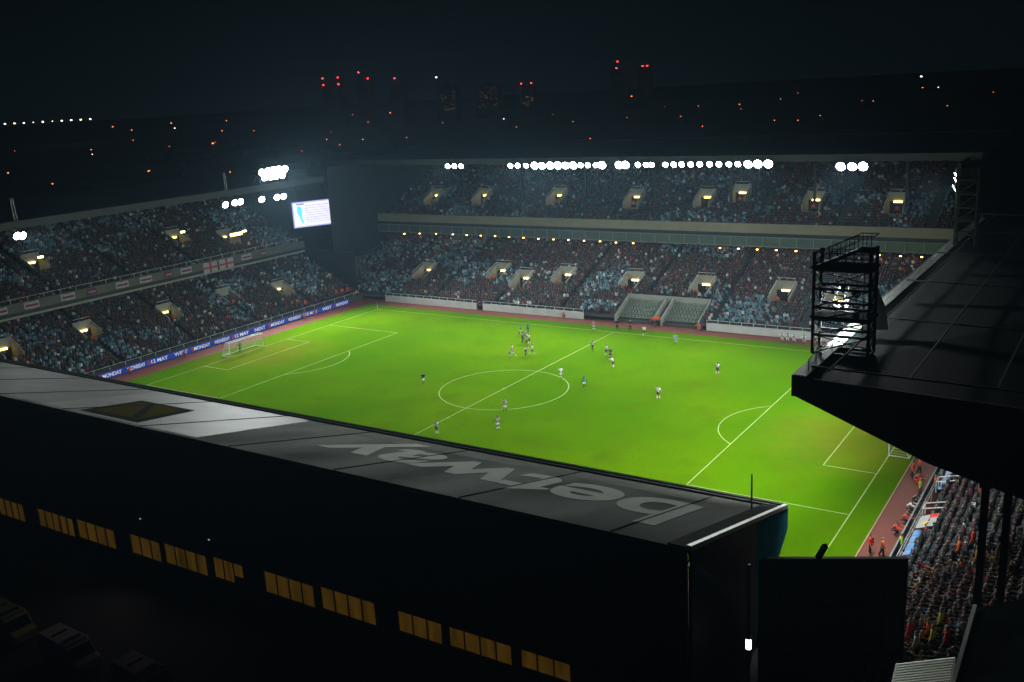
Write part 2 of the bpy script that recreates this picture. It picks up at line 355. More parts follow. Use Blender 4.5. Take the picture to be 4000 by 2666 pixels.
# roof wedge: thin at the pitch edge, deep at the back
RN, RF = -43.0, 44.0
b = MB(); b.prism([(54, RN, 20.35), (98, RN, 19.0), (98, RN, 18.4), (54, RN, 19.9)], [(54, RF, 19.1), (98, RF, 19.0), (98, RF, 18.4), (54, RF, 18.7)]); b.build('roof', mat('dark_roof', (.010, .015, .017), .6, var=.5, scale=.12), rgt)
MATS['dark_roof'].node_tree.nodes['Principled BSDF'].inputs['Specular IOR Level'].default_value = .06
b = MB()
b.prism([(53.98, RN-.3, 19.0), (62.8, RN-.3, 15.5), (69, RN-.3, 13.9), (98, RN-.3, 9), (98, RN-.3, 19.1), (53.98, RN-.3, 20.42)],
        [(53.98, RN-.02, 19.0), (62.8, RN-.02, 15.5), (69, RN-.02, 13.9), (98, RN-.02, 9), (98, RN-.02, 19.1), (53.98, RN-.02, 20.42)])
b.build('gable_end', black, rgt)
b = MB(); b.prism([(53.7, RN-.3, 19.0), (53.995, RN-.3, 19.0), (53.995, RN-.3, 20.5), (53.7, RN-.3, 20.5)], [(53.7, RF, 17.9), (53.995, RF, 17.9), (53.995, RF, 19.3), (53.7, RF, 19.3)]); b.build('roof_fascia', black, rgt)
b = MB(); b.prism([(53.72, RN-.3, 20.505), (54.7, RN-.3, 20.505), (54.7, RN-.3, 20.57), (53.72, RN-.3, 20.57)], [(53.72, RF, 19.305), (54.7, RF, 19.305), (54.7, RF, 19.37), (53.72, RF, 19.37)]); b.build('lit_edge_strip', mat('lit_edge_pale', (.30, .34, .30), .5, var=.5, scale=.4), rgt)  # added pale strip: the floodlit roof edge put into colour
b = MB()
for i in range(14):
    y = -36+i*6; b.bar((54.2, y, 18.9-(y+43)*.014), (96, y, 12.5), .3, .6)
b.build('roof_truss', steel, rgt)
b = MB(); b.box(80, 80.4, -62, 43, 0, 18.2); b.build('back_wall', black, rgt)
b = MB()
for i in range(8): b.bar((56+i*5.2, RN+.5, 20.9), (56+i*5.2, RF-.5, 19.9), .12)
for y in (-41, -25, -9, 7, 23, 39): b.bar((54.4, y, 20.6), (94, y, 19.9), .12)
b.build('roof_rib', mat('pale_rib', (.05, .055, .055), .7), rgt)
b = MB()
for y in range(-42, 43, 3):
    zz = 20.35-(y+43)*.0142; b.bar((54.5, y, zz), (54.5, y, zz+1.1), .05)
b.bar((54.5, -42, 21.45), (54.5, 42, 20.25), .05); b.bar((54.5, -42, 20.95), (54.5, 42, 19.7), .04)
b.build('roof_handrail', mat('galvanised', (.35, .38, .37), .35, .6), rgt)

# ---- near stand
nr = empty('grandstand'); tag(nr, 'low narrow stand, grey roof with huge upside-down pale lettering and yellow-lit rear windows', 'grandstand')
def roofz(v): return 10.0+(v-42)*4.8/18
NA, NB = -78.0, 53.0
def near_roof_mat():
    ma = bpy.data.materials.new('ribbed_roof'); ma.use_nodes = True; t = ma.node_tree; b = t.nodes['Principled BSDF']
    b.inputs['Roughness'].default_value = .5; b.inputs['Metallic'].default_value = .0; b.inputs['Specular IOR Level'].default_value = .0
    co = t.nodes.new('ShaderNodeTexCoord'); wv = t.nodes.new('ShaderNodeTexWave'); wv.inputs['Scale'].default_value = .9; wv.inputs['Distortion'].default_value = 0
    t.links.new(co.outputs['Object'], wv.inputs['Vector'])
    no = t.nodes.new('ShaderNodeTexNoise'); no.inputs['Scale'].default_value = .22; no.inputs['Detail'].default_value = 8
    mp = t.nodes.new('ShaderNodeMapping'); mp.inputs['Scale'].default_value = (1, .25, 1); t.links.new(co.outputs['Object'], mp.inputs[0]); t.links.new(mp.outputs[0], no.inputs['Vector'])
    mx = t.nodes.new('ShaderNodeMix'); mx.data_type = 'RGBA'; mx.inputs['A'].default_value = (.085, .092, .088, 1); mx.inputs['B'].default_value = (.20, .208, .192, 1)
    mr = t.nodes.new('ShaderNodeMapRange'); mr.inputs['From Min'].default_value = .3; mr.inputs['From Max'].default_value = .7; t.links.new(no.outputs['Fac'], mr.inputs['Value']); t.links.new(mr.outputs[0], mx.inputs['Factor'])
    t.links.new(mx.outputs['Result'], b.inputs['Base Color'])
    rr = t.nodes.new('ShaderNodeMapRange'); rr.inputs['To Min'].default_value = .5; rr.inputs['To Max'].default_value = .7; t.links.new(no.outputs['Fac'], rr.inputs['Value']); t.links.new(rr.outputs[0], b.inputs['Roughness'])
    bp = t.nodes.new('ShaderNodeBump'); bp.inputs['Strength'].default_value = .12; bp.inputs['Distance'].default_value = .04; t.links.new(wv.outputs['Fac'], bp.inputs['Height']); t.links.new(bp.outputs[0], b.inputs['Normal'])
    return ma
b = MB()
b.prism([(NA, -42, 10.0), (NA, -60, 14.8), (NA, -60, 14.5), (NA, -42, 9.7)], [(NB, -42, 10.0), (NB, -60, 14.8), (NB, -60, 14.5), (NB, -42, 9.7)]); nroof = b.build('roof', near_roof_mat(), nr)
b = MB(); b.prism([(NA, -41.7, 9.2), (NA, -42, 9.2), (NA, -42, 10.1), (NA, -41.7, 10.1)], [(NB+.1, -41.7, 9.2), (NB+.1, -42, 9.2), (NB+.1, -42, 10.1), (NB+.1, -41.7, 10.1)])
b.prism([(NA, -42.9, roofz(42.9)+.01), (NA, -43.2, roofz(43.2)+.01), (NA, -43.2, roofz(43.2)+.15), (NA, -42.9, roofz(42.9)+.15)], [(NB, -42.9, roofz(42.9)+.01), (NB, -43.2, roofz(43.2)+.01), (NB, -43.2, roofz(43.2)+.15), (NB, -42.9, roofz(42.9)+.15)])
b.build('roof_gutter', mat('gutter', (.06, .062, .055), .6, var=.3, scale=.5), nr)
b = MB(); b.prism([(NB, -42.2, 10.0), (NB, -60.2, 14.85), (NB, -60.2, 15.15), (NB, -42.2, 10.3)], [(NB+.3, -42.2, 10.0), (NB+.3, -60.2, 14.85), (NB+.3, -60.2, 15.15), (NB+.3, -42.2, 10.3)])
b.build('verge_trim', mat('pale_trim', (.55, .56, .5), .5), nr)
b = MB(); b.prism([(NB-1.3, -42.9, roofz(42.9)+.005), (NB-1.3, -59.9, roofz(59.9)+.005), (NB-1.3, -59.9, roofz(59.9)+.1), (NB-1.3, -42.9, roofz(42.9)+.1)], [(NB-.02, -42.9, roofz(42.9)+.005), (NB-.02, -59.9, roofz(59.9)+.005), (NB-.02, -59.9, roofz(59.9)+.1), (NB-.02, -42.9, roofz(42.9)+.1)])
b.build('verge_gutter', mat('gutter', None), nr)
def end_piece(pts_, name, m_):
    b = MB(); b.prism([(NB+.02, y, z) for y, z in pts_], [(NB+.25, y, z) for y, z in pts_]); b.build(name, m_, nr)
end_piece([(-42, 9.9), (-49, 11.76), (-49, 2.6), (-47.5, 4.5), (-42, 8.3)], 'end_glazing', mat('teal_cladding', (.03, .20, .27), .45, var=.15, scale=.4))
end_piece([(-49.02, 11.77), (-60, 14.7), (-60, 0), (-51, 0), (-49.02, 2.6)], 'end_wall', black)  # darkness at the rear of the end wall put into a black piece
tier('lower_tier', 'near', NA, NB-.5, 40.5, .8, 19, .8, .33, nr)
wallm = mat('rear_wall', (.012, .012, .012), .8, var=.4, scale=.4)
WX = [(-22.2, -17.4), (-15, -9), (-8.5, -2.6), (-.4, 3.9), (4.4, 10), (10.8, 14.5), (16.9, 22.4), (23.1, 28.6), (30.7, 34.7), (35.3, 40.5), (41.2, 45)]
b = MB(); b.box(NA, NB, -60.3, -60, 5.0, 14.5)
xs = [NA]+[q for a in WX for q in a]+[NB]
for i in range(0, len(xs), 2): b.box(xs[i], xs[i+1], -60.3, -60, 0, 5.0)
for a, c in WX:
    zb = 1.55+(a+22)*.032; b.box(a, c, -60.3, -60, 0, zb); b.box(a, c, -60.3, -60, zb+2.0, 5.0)
b.build('rear_wall', wallm, nr)
def winmat():
    ma = bpy.data.materials.new('lit_blind'); ma.use_nodes = True; t = ma.node_tree; p = t.nodes['Principled BSDF']; p.inputs['Base Color'].default_value = (.1, .07, .02, 1)
    co = t.nodes.new('ShaderNodeTexCoord'); wv = t.nodes.new('ShaderNodeTexNoise'); mp = t.nodes.new('ShaderNodeMapping'); mp.inputs['Scale'].default_value = (1.3, .1, .25)
    t.links.new(co.outputs['Object'], mp.inputs[0]); t.links.new(mp.outputs[0], wv.inputs['Vector']); wv.inputs['Scale'].default_value = 1.0; wv.inputs['Detail'].default_value = 3
    mx = t.nodes.new('ShaderNodeMix'); mx.data_type = 'RGBA'; mx.inputs['A'].default_value = (.05, .026, .002, 1); mx.inputs['B'].default_value = (.16, .080, .005, 1)
    mr = t.nodes.new('ShaderNodeMapRange'); mr.inputs['From Min'].default_value = .3; mr.inputs['From Max'].default_value = .65; t.links.new(wv.outputs['Fac'], mr.inputs['Value']); t.links.new(mr.outputs[0], mx.inputs['Factor'])
    t.links.new(mx.outputs['Result'], p.inputs['Emission Color']); p.inputs['Emission Strength'].default_value = .3; return ma
wm = winmat()
for k, (a, c) in enumerate(WX):
    zb = 1.55+(a+22)*.032
    b = MB()
    if k == 5: b.box(a, c-1.3, -60.12, -60.06, zb, zb+2); b.box(c-1.3, c, -60.12, -60.06, zb+.75, zb+2)
    else: b.box(a, c, -60.12, -60.06, zb, zb+2)
    wo = b.build('window', wm, nr)
    fr = MB(); nn = max(3, int((c-a)/1.2))
    for i in range(nn+1): x = a+(c-a)*i/nn; fr.box(x-.035, x+.035, -60.22, -60.13, zb, zb+2)
    fr.box(a, c, -60.22, -60.13, zb+1.93, zb+1.998); fr.box(a, c, -60.22, -60.13, zb+.002, zb+.06)
    fr.build('window_frame', wallm, wo)
# roof panel seams
for i in range(11):
    b = MB(); x = NB-5-i*11.2; b.prism([(x, -43.4, roofz(43.4)), (x, -59.9, roofz(59.9)), (x, -59.9, roofz(59.9)+.06), (x, -43.4, roofz(43.4)+.06)], [(x+.05, -43.4, roofz(43.4)), (x+.05, -59.9, roofz(59.9)), (x+.05, -59.9, roofz(59.9)+.06), (x+.05, -43.4, roofz(43.4)+.06)]); b.build('roof_seam', mat('seam_strip', (.02, .022, .022), .8), nr)
slope = math.atan2(4.8, 18)
paint = mat('roof_letter_paint', (.40, .41, .375), .6, var=.25, scale=.5); paint.node_tree.nodes['Principled BSDF'].inputs['Specular IOR Level'].default_value = 0
# lettering painted on the roof, meant to be read from the pitch side: upside down from behind the stand
me = text_mesh('betway', 12.2, .006, .29, 'TOP_BASELINE'); me.materials.append(paint)
o = link('roof_lettering', me, nr)
xsz = [v.co.x for v in me.vertices]; wdt = max(xsz)-min(xsz); mid = (max(xsz)+min(xsz))/2
print('text y', min(v.co.y for v in me.vertices), max(v.co.y for v in me.vertices))
vv = 47.9
sx_ = 31.9/wdt
for q_ in ('gutter', 'edge_sheet', 'seam_strip', 'teal_cladding'):
    if q_ in MATS: MATS[q_].node_tree.nodes['Principled BSDF'].inputs['Specular IOR Level'].default_value = 0
ex = Vector((-1, 0, 0)); ey = Vector((0, -math.cos(slope), math.sin(slope))); ez = ex.cross(ey)
mt = Matrix((ex*sx_, ey*1.0, ez)).transposed().to_4x4(); mt.translation = Vector((33.2+mid*sx_, -vv, roofz(vv)))+ez*.02
o.matrix_local = mt
def roof_patch(pts, off, name, m_):
    b = MB(); nz = Vector((0, math.sin(slope), math.cos(slope)))
    A = [Vector((x, -v, roofz(v)))+nz*off for x, v in pts]; B = [p+nz*.006 for p in A]; b.prism(A, B); return b.build(name, m_, nr)
roof_patch([(-6.9, 58.9), (-11.0, 49.6), (-3.1, 49.3), (1.45, 58.8)], .012, 'roof_emblem', mat('emblem_dark', (.022, .026, .022), .9, spec=0))
roof_patch([(-6.6, 57.6), (-9.7, 50.3), (-3.5, 50.1), (-.2, 57.6)], .024, 'emblem_centre', mat('emblem_yellow', (.05, .043, .013), .9, spec=0))
roof_patch([(-1.5, 57.3), (-.8, 57.0), (-7.5, 50.6), (-8.2, 50.8)], .036, 'emblem_stripe', mat('emblem_dark', None))
roof_patch([(-17, 43.4), (6.6, 43.4), (9.9, 59.4), (-12, 59.4)], .004, 'bare_metal_sheet', mat('bare_metal', (.13, .135, .13), .56, .0, var=.4, scale=.35, spec=.045))
roof_patch([(NA+.2, 43.4), (-17.05, 43.4), (-12.05, 59.4), (NA+.2, 59.4)], .004, 'faded_sheen_sheet', mat('faded_sheen_metal', (.08, .085, .082), .66, .0, var=.5, scale=.3, spec=.06))  # same bare metal; the sheen fading leftwards is put into its colour
roof_patch([(10.2, 43.5), (50, 43.5), (51, 46.2), (10.9, 46.2)], .004, 'roof_edge_sheet', mat('edge_sheet', (.17, .17, .15), .8, .0, var=.3, scale=.6, spec=0))

# ---- corner wall between near stand and right stand
cw = empty('corner_wall'); tag(cw, 'tall dark boundary wall joining the near stand to the right stand', 'wall')
b = MB(); b.prism([(54, -50.2, -.05), (62.3, -46, -.05), (62.3, -46, 10), (54, -50.2, 10)], [(54.1, -50.5, -.05), (62.4, -46.3, -.05), (62.4, -46.3, 10), (54.1, -50.5, 10)]); b.build('wall', mat('weathered_dark_wall', (.05, .05, .048), .8, var=.7, scale=.25), cw)
b = MB()
for i in range(8):
    q = i/7; x = 54.1+8.2*q; y = -50.6+4.2*q; b.bar((x, y, 0), (x, y, 9.9), .18)
for z in (3, 6.5): b.bar((54.1, -50.55, z), (62.4, -46.35, z), .14)
b.build('wall_rib', black, cw)
b = MB(); b.bar((57.3, -48.7, 10), (57.9, -49.4, 11.3), .3); b.bar((57.6, -49.2, 9.2), (59.2, -50.4, 7.5), .25); b.build('brace', steel, cw)

print('stands done')

# ------------------------------------------------------------------ floodlights
lensm = mat('lamp_glass', (.9, .95, 1), .3, emit=(.92, 1, .98), es=55)
lensd = mat('lamp_glass_far', (.9, .95, 1), .3, emit=(.92, 1, .98), es=22)
FL = {}
def flood_meshes(r):
    if r in FL: return FL[r]
    b = MB(); n = 14       # bowl housing pointing along -y local
    rings = [(.0, r*.45, .55*r), (.0, r*.9, .15*r), (0, r*1.05, -.25*r)]
    pts = []
    for k, (_, rad, y) in enumerate(rings): pts.append([(rad*math.cos(a*2*math.pi/n), y*1.0, rad*math.sin(a*2*math.pi/n)) for a in range(n)])
    b.add(pts[0]+pts[1]+pts[2], [(i, (i+1) % n, n+(i+1) % n, n+i) for i in range(n)]+[(n+i, n+(i+1) % n, 2*n+(i+1) % n, 2*n+i) for i in range(n)]+[tuple(range(n))])
    hm = b.mesh('housing', steel)
    l = MB(); l.tube((0, -.12*r, 0), (0, -.3*r, 0), r*.98, r*.9, 14); lm = l.mesh('lens', lensm)
    k = MB(); k.bar((-r*1.15, 0, 0), (-r*1.15, 0, r*1.5), .06); k.bar((r*1.15, 0, 0), (r*1.15, 0, r*1.5), .06); k.bar((-r*1.15, 0, r*1.5), (r*1.15, 0, r*1.5), .06); k.bar((0, 0, r*1.5), (0, 0, r*1.5+.45), .08)
    FL[r] = (hm, lm, k.mesh('bracket', steel)); return FL[r]
def floodlight(loc, aim, label, group, r=.55, power=1.0, size=R(110), dim=False):
    t = empty('floodlight', loc); tag(t, label, 'floodlight', group)
    d = (Vector(aim)-Vector(loc)).normalized()
    rz = math.atan2(d.x, -d.y); t.rotation_euler = (0, 0, rz)
    hm, lm, km = flood_meshes(r); tilt = -math.asin(-d.z)
    h = link('housing', hm, t); h.rotation_euler[0] = -tilt
    l = link('lens', lm, t); l.rotation_euler[0] = -tilt
    if dim:
        l.material_slots[0].link = 'OBJECT'; l.material_slots[0].material = lensd
    link('bracket', km, t)
    if power > 0:
        s = bpy.data.lights.new('lamp_beam', 'SPOT'); s.energy = SPOT*power; s.spot_size = size; s.spot_blend = .7; s.shadow_soft_size = .4; s.color = (.93, 1.0, .97)
        o = bpy.data.objects.new('lamp_beam', s); COL.objects.link(o); o.parent = t
        o.location = (0, -.45*r, 0); q = Vector((0, -math.cos(math.asin(-d.z)), d.z)); o.location = q*(.5*r); o.rotation_euler = q.to_track_quat('-Z', 'Y').to_euler()
    return t
FLX = [(-47.1, -45.4, -43.7), (-31.7, -30, -28.1), (-26.1, -24.4, -22.6, -20.9, -19.2, -17.5), (-15.9, -14.4, -12.7), (-11.4,), (-7.9, -6.6), (-4.1, -2.5, -1.4), (1.3, 2.9, 4.4, 6.1, 7.8, 9.6, 11.3, 13.1, 14.7), (16.5, 18.2, 20.0), (31.9, 33.7, 35.4)]
GN = ['the isolated left-hand trio', 'the dim trio left of the brilliant six', 'the row of six brilliant lamps', 'the small lamps right of the brilliant six', 'the single', 'the bright pair', 'the small trio left of centre gap', 'the even row of nine', 'the dazzling trio ending the long row', 'the isolated right-hand trio']
for gi, (xs_, gn) in enumerate(zip(FLX, GN)):
    for k, x in enumerate(xs_):
        br = gi in (2, 4, 5, 8, 9)
        lb = ('single brilliant floodlight between two gaps under the far roof' if len(xs_) == 1 else
              '%s from left in %s, far roof' % (ORD[k]+(' floodlight'), gn))
        floodlight((x, 53.4, 26.35 if x < 30 else 25.85), (x*.75+8+random.uniform(-5, 5), random.choice((-30, -24, -12, 6)), 0), lb, 'floodlights hung along the far stand roof', .72 if br else .5, 1.3 if br else .75, size=R(80))
LF = [(15.2, 22.9), (17.5, 23.0), (18.9, 23.0), (24.3, 22.8), (28.3, 22.7), (30.1, 22.7), (-25.6, 23.3), (-24.7, 23.2)]
LL = ['leftmost of the bright trio under the left stand roof', 'middle one of the bright trio under the left stand roof', 'right one of the bright trio under the left stand roof', 'lone small floodlight midway between trio and pair on left stand roof', 'left one of the pair nearest the screen under the left roof', 'right one of the pair nearest the screen under the left roof', 'left one of two floodlights cut by the left picture edge', 'right one of two floodlights by the left picture edge']
for (y, z), lb in zip(LF, LL): floodlight((-71.2, y, z), (-10, y*.4-6, 0), lb, 'floodlights under the left stand roof', .6, 1.0)
# big cluster on a frame above the left roof corner
lm_ = empty('floodlight_gantry', (-71.6, 28.4, 25.4)); tag(lm_, 'lattice frame above left roof carrying the dazzling lamp cluster', 'gantry')
b = MB()
for y in (-3.6, 3.6):
    b.bar((0, y, 0), (0, y, 3.4), .16); b.bar((-2.4, y, 0), (0, y, 3.0), .12)
for z in (.9, 2.0, 3.2): b.bar((0, -3.6, z), (0, 3.6, z), .12)
b.bar((0, -3.6, .9), (0, 0, 3.2), .08); b.bar((0, 0, 3.2), (0, 3.6, .9), .08); b.build('frame', steel, lm_)
LG = [(25.3, 27.9), (26.8, 28.0), (28.3, 28.1), (29.8, 28.1), (31.3, 28.0), (25.9, 26.9), (27.4, 26.9), (28.9, 26.9), (30.5, 26.9)]
for k, (y, z) in enumerate(LG):
    rw = ('upper row', k) if k < 5 else ('lower row', k-5)
    floodlight((-71.3, y, z), (0, -12+k*3, 0), '%s from left, %s of dazzling cluster above left stand' % (ORD[rw[1]], rw[0]), 'lamps of the dazzling cluster', .68, 1.5)

# gantry towers on the right roof
def gantry(loc, wx, wy, h, label, levels):
    t = empty('lattice_tower', loc); tag(t, label, 'lattice tower')
    for sx2 in (0, 1):
        for sy2 in (0, 1):
            b = MB(); b.bar((wx*sx2, wy*sy2, 0), (wx*sx2, wy*sy2, h+(1.3 if sx2 == 0 else 1.6)), .2); b.build('leg', steel, t)
    for z in levels:
        b = MB(); b.bar((0, 0, z), (wx, 0, z), .18); b.bar((0, wy, z), (wx, wy, z), .18); b.bar((0, 0, z), (0, wy, z), .18); b.bar((wx, 0, z), (wx, wy, z), .18)
        b.build('cross_beam', steel, t)
    b = MB()
    for z0, z1 in zip(levels[:-1], levels[1:]):
        b.bar((0, 0, z0), (wx, 0, z1), .1); b.bar((0, 0, z1), (wx, wy, z0), .08); b.bar((0, wy, z0), (0, 0, z1), .08); b.bar((wx, 0, z0), (wx, wy, z1), .08)
    b.build('brace', steel, t)
    for z in levels[1:]:
        if z > levels[-1]-.1 or abs(z-levels[2]) < .1:
            b = MB(); b.box(-.2, wx+.2, -.2, wy+.2, z+.1, z+.28); b.build('deck', black, t)
    b = MB()
    for z in (h+.55, h+1.25):
        b.bar((0, 0, z), (wx, 0, z), .07); b.bar((0, wy, z), (wx, wy, z), .07); b.bar((0, 0, z), (0, wy, z), .07); b.bar((wx, 0, z), (wx, wy, z), .07)
    for i in range(1, 7): b.bar((wx*i/7, 0, h), (wx*i/7, 0, h+1.25), .05); b.bar((wx*i/7, wy, h), (wx*i/7, wy, h+1.25), .05)
    b.build('handrail', steel, t)
    return t
gantry((53.2, -36.6, 20.35), 4.0, 1.9, 6.3, 'dark scaffold tower with decks and handrails on the right roof corner', [0, 1.4, 2.6, 3.5, 4.9, 6.3])
# sloped stair from lower deck up to the top landing, and a mast
st = empty('stair_flight', (53.2, -36.6, 26.6)); tag(st, 'dark railed stair climbing from tower deck to raised landing', 'stairs')
b = MB(); b.prism([(0, .2, .3), (2.9, .2, 1.6), (2.9, .2, 1.35), (0, .2, .02)], [(0, 1.6, .3), (2.9, 1.6, 1.6), (2.9, 1.6, 1.35), (0, 1.6, .02)]); b.box(2.9, 4.1, .2, 1.6, 1.4, 1.6); b.build('treads', black, st)
b = MB()
for y in (.2, 1.6):
    b.bar((0, y, 1.2), (2.9, y, 2.6), .07); b.bar((2.9, y, 2.6), (4.1, y, 2.6), .07); b.bar((0, y, .8), (2.9, y, 2.1), .05)
    for i in range(7): x = i*.6; z = .3+min(x, 2.9)*.45; b.bar((x, y, z), (x, y, z+1.0), .05)
b.bar((4.1, .2, 2.6), (4.1, 1.6, 2.6), .07); b.build('handrail', steel, st)
for k, (dx, dz, lb) in enumerate([(1.0, 4.4, 'upper left'), (1.7, 4.5, 'upper middle'), (2.6, 4.2, 'upper right'), (1.0, 3.5-.45, 'lower left'), (1.7, 3.2, 'lower middle'), (2.6, 3.1, 'lower right')]):
    floodlight((53.2+dx, -34.5, 20.35+dz), (0+k*3, 20-k*6, 0), '%s floodlight fixed inside the dark scaffold tower' % lb, 'floodlights on the scaffold tower', .3, 1.6, dim=True)
gantry((54.6, 17.5, 19.4), 2.2, 2.2, 8.0, 'tall lattice mast with lamps at the far end of right roof', [0, 1.6, 3.2, 4.8, 6.4, 8.0])
for k, (z, lb) in enumerate([(28.2, 'topmost'), (27.6, 'second'), (26.6, 'third and brightest')]):
    floodlight((54.4, 17.2, z), (5, -5+k*6, 0), '%s lamp on the tall lattice mast over the right stand' % lb, 'lamps on the tall mast', .42 if k == 2 else .25, 1.5)
for k in range(6):  # lamps added to brighten the near right goal, track and end wall
    floodlight((54.9, -38+k*9, 17.9-k*.15), ((44, -34, 0), (56, -22, 0), (25, -12, 0), (30, 0, 0), (5, 14, 0), (0, 25, 0))[k], '%s added lamp from the camera under the dark right roof front' % ORD[k], 'added lamps under the right roof front', .4, (1.1, 1.2, 1.2, 1.1, 1.6, 1.6)[k])
# roof edges read white through the added pale strip's colour
# banner hanging at the tower (pale pennant shape)
t = empty('banner', (57.4, -33.9, 21.3)); tag(t, 'pale triangular sheet hanging behind the dark scaffold tower', 'banner')
b = MB(); b.prism([(-.9, 0, 5.2), (-1.2, 0, .3), (.6, 0, .6), (.35, 0, 2.2)], [(-.9, .05, 5.2), (-1.2, .05, .3), (.6, .05, .6), (.35, .05, 2.2)]); b.build('sheet', mat('pale_sheet', (.8, .76, .9), .8, var=.3, scale=1), t)
b = MB(); b.bar((-1.25, 0, 0), (-1.25, 0, 5.4), .08); b.build('pole', steel, t)

# amber lamps below the far balcony
amb = mat('amber_glow', (.9, .5, .15), .4, emit=(1, .46, .10), es=16)
yel = mat('yellow_glow', (.9, .8, .3), .4, emit=(1, .85, .25), es=10)
lh = MB(); lh.tube((0, 0, .32), (0, 0, .12), .08, .26, 10); lhm = lh.mesh('lamp_shade', steel); lb_ = MB(); lb_.tube((0, 0, .15), (0, 0, -.06), .2, .16, 10); lbm = lb_.mesh('bulb', amb)
for k, (x, z) in enumerate([(-65.5, 11.1), (-61.1, 11.3), (-56.5, 11.4), (-51.9, 11.4), (-48.2, 11.4), (-44.5, 11.4), (-40.8, 11.4), (-37.3, 11.3), (-33.7, 11.3), (-30.1, 11.2), (-26.5, 11.2), (-23, 11.2), (-19.4, 11.2), (-15.8, 11.2), (-12.3, 11.1), (-8.6, 11.1), (9, 10.9), (12.5, 10.9), (16, 10.9), (19.5, 10.9), (23, 10.9), (26.4, 10.8), (37, 10.8), (40.4, 10.8), (43.7, 10.8)]):
    t = empty('balcony_lamp', (x, 59.85, z-.35)); tag(t, '%s small amber lamp from the left under the far balcony' % ORD[k], 'lamp', 'amber lamps under the far balcony')
    link('lamp_shade', lhm, t); link('bulb', lbm, t)
# yellow spots on the left stand upper tier, one long amber window, twin amber lamps
for k, (x, y, z, mm, lb) in enumerate([(-86.5, -13.5, 17.2, yel, 'yellow lamp over upper exit nearest left picture edge'), (-86.2, 16.4, 17.1, yel, 'yellow lamp over the middle upper exit of left stand'), (-83.2, 29.4, 15.4, yel, 'yellow lamp beside the long amber light in left stand')]):
    t = empty('exit_lamp', (x, y, z)); tag(t, lb, 'lamp', 'yellow lamps in the left stand')
    b = MB(); b.box(-.12, .14, -.45, .45, -.15, .15); b.build('bulb', mm, t); b = MB(); b.box(-.3, -.125, -.55, .55, -.22, .22); b.build('lamp_case', steel, t)
t = empty('strip_lamp', (-82.6, 26.6, 15.2)); tag(t, 'long glowing amber strip lamp high in the left stand', 'lamp')
b = MB(); b.box(0, .15, -1.5, 1.5, -.28, .28); b.build('bulb', amb, t); b = MB(); b.box(-.12, -.003, -1.7, 1.7, -.4, .4); b.build('lamp_case', steel, t)
for k, (y, z, s) in enumerate([(61.3, 16.9, 'left'), (62.6, 17.1, 'right')]):
    t = empty('wall_lamp', (-75.0, y+3.0, z)); tag(t, '%s one of twin amber lamps on the corner block wall' % s, 'lamp', 'twin amber corner lamps')
    link('lamp_shade', lhm, t).scale = (1.4,)*3; link('bulb', lbm, t).scale = (1.4,)*3

# ------------------------------------------------------------------ big screen
t = empty('video_screen', (-77.2, 43.7, 17.3)); tag(t, 'large glowing white video screen hung in the far left corner', 'screen')
dx, dy = 3.9, 7.75; rzs = math.atan2(dy, dx); t.rotation_euler[2] = rzs
b = MB(); b.box(-4.45, 4.45, .05, .5, -2.75, 2.75); b.build('casing', steel, t)
b = MB(); b.box(-4.25, 4.25, -.02, .04, -2.5, 2.5); dsp = b.build('display', mat('screen_white', (.1, .1, .1), .3, emit=(.86, .84, 1.0), es=1.15), t)
b = MB()
for x0, x1, z0, z1 in ((-4.45, 4.45, 2.5, 2.75), (-4.45, 4.45, -2.75, -2.5), (-4.45, -4.2, -2.5, 2.5), (4.2, 4.45, -2.5, 2.5)): b.box(x0, x1, -.08, .05, z0, z1)
b.build('border', mat('screen_border', (.1, .1, .1), .3, emit=(.5, .46, .95), es=.9), t)
gl = mat('screen_text', (.1, .1, .1), .3, emit=(.55, .55, .9), es=.8)
b = MB()
for i in range(8):
    z = 1.7-i*.5; x = -1.6
    while x < 3.6:
        wd = random.uniform(.25, .8); b.box(x, min(x+wd, 3.8), -.05, -.021, z, z+.16); x += wd+.16
b.build('text_lines', gl, dsp)
b = MB(); b.prism([(-3.3, -.05, 1.9), (-2.5, -.05, 1.7), (-2.3, -.05, .6), (-2.5, -.05, -.5), (-2.1, -.05, -1.9), (-2.5, -.05, -1.9), (-3.0, -.05, -.4), (-3.5, -.05, .6)], [(-3.3, -.022, 1.9), (-2.5, -.022, 1.7), (-2.3, -.022, .6), (-2.5, -.022, -.5), (-2.1, -.022, -1.9), (-2.5, -.022, -1.9), (-3.0, -.022, -.4), (-3.5, -.022, .6)])
b.build('cyan_figure', mat('screen_cyan', (.1, .1, .1), .3, emit=(.05, .75, .9), es=1.2), dsp)
b = MB(); b.box(-3.5, -1.8, -.05, -.022, 2.1, 2.35); b.build('badge', mat('screen_navy', (.1, .1, .1), .3, emit=(.2, .2, .4), es=.6), dsp)
b = MB(); b.bar((-3, .4, 2.7), (-3, 1.5, 5.8), .2); b.bar((3, .4, 2.7), (3, 1.5, 5.8), .2); b.bar((-3, .4, -2.7), (-3, 1.0, 5.8), .12); b.bar((3, .4, -2.7), (3, 1.0, 5.8), .12); b.build('hanger', steel, t)

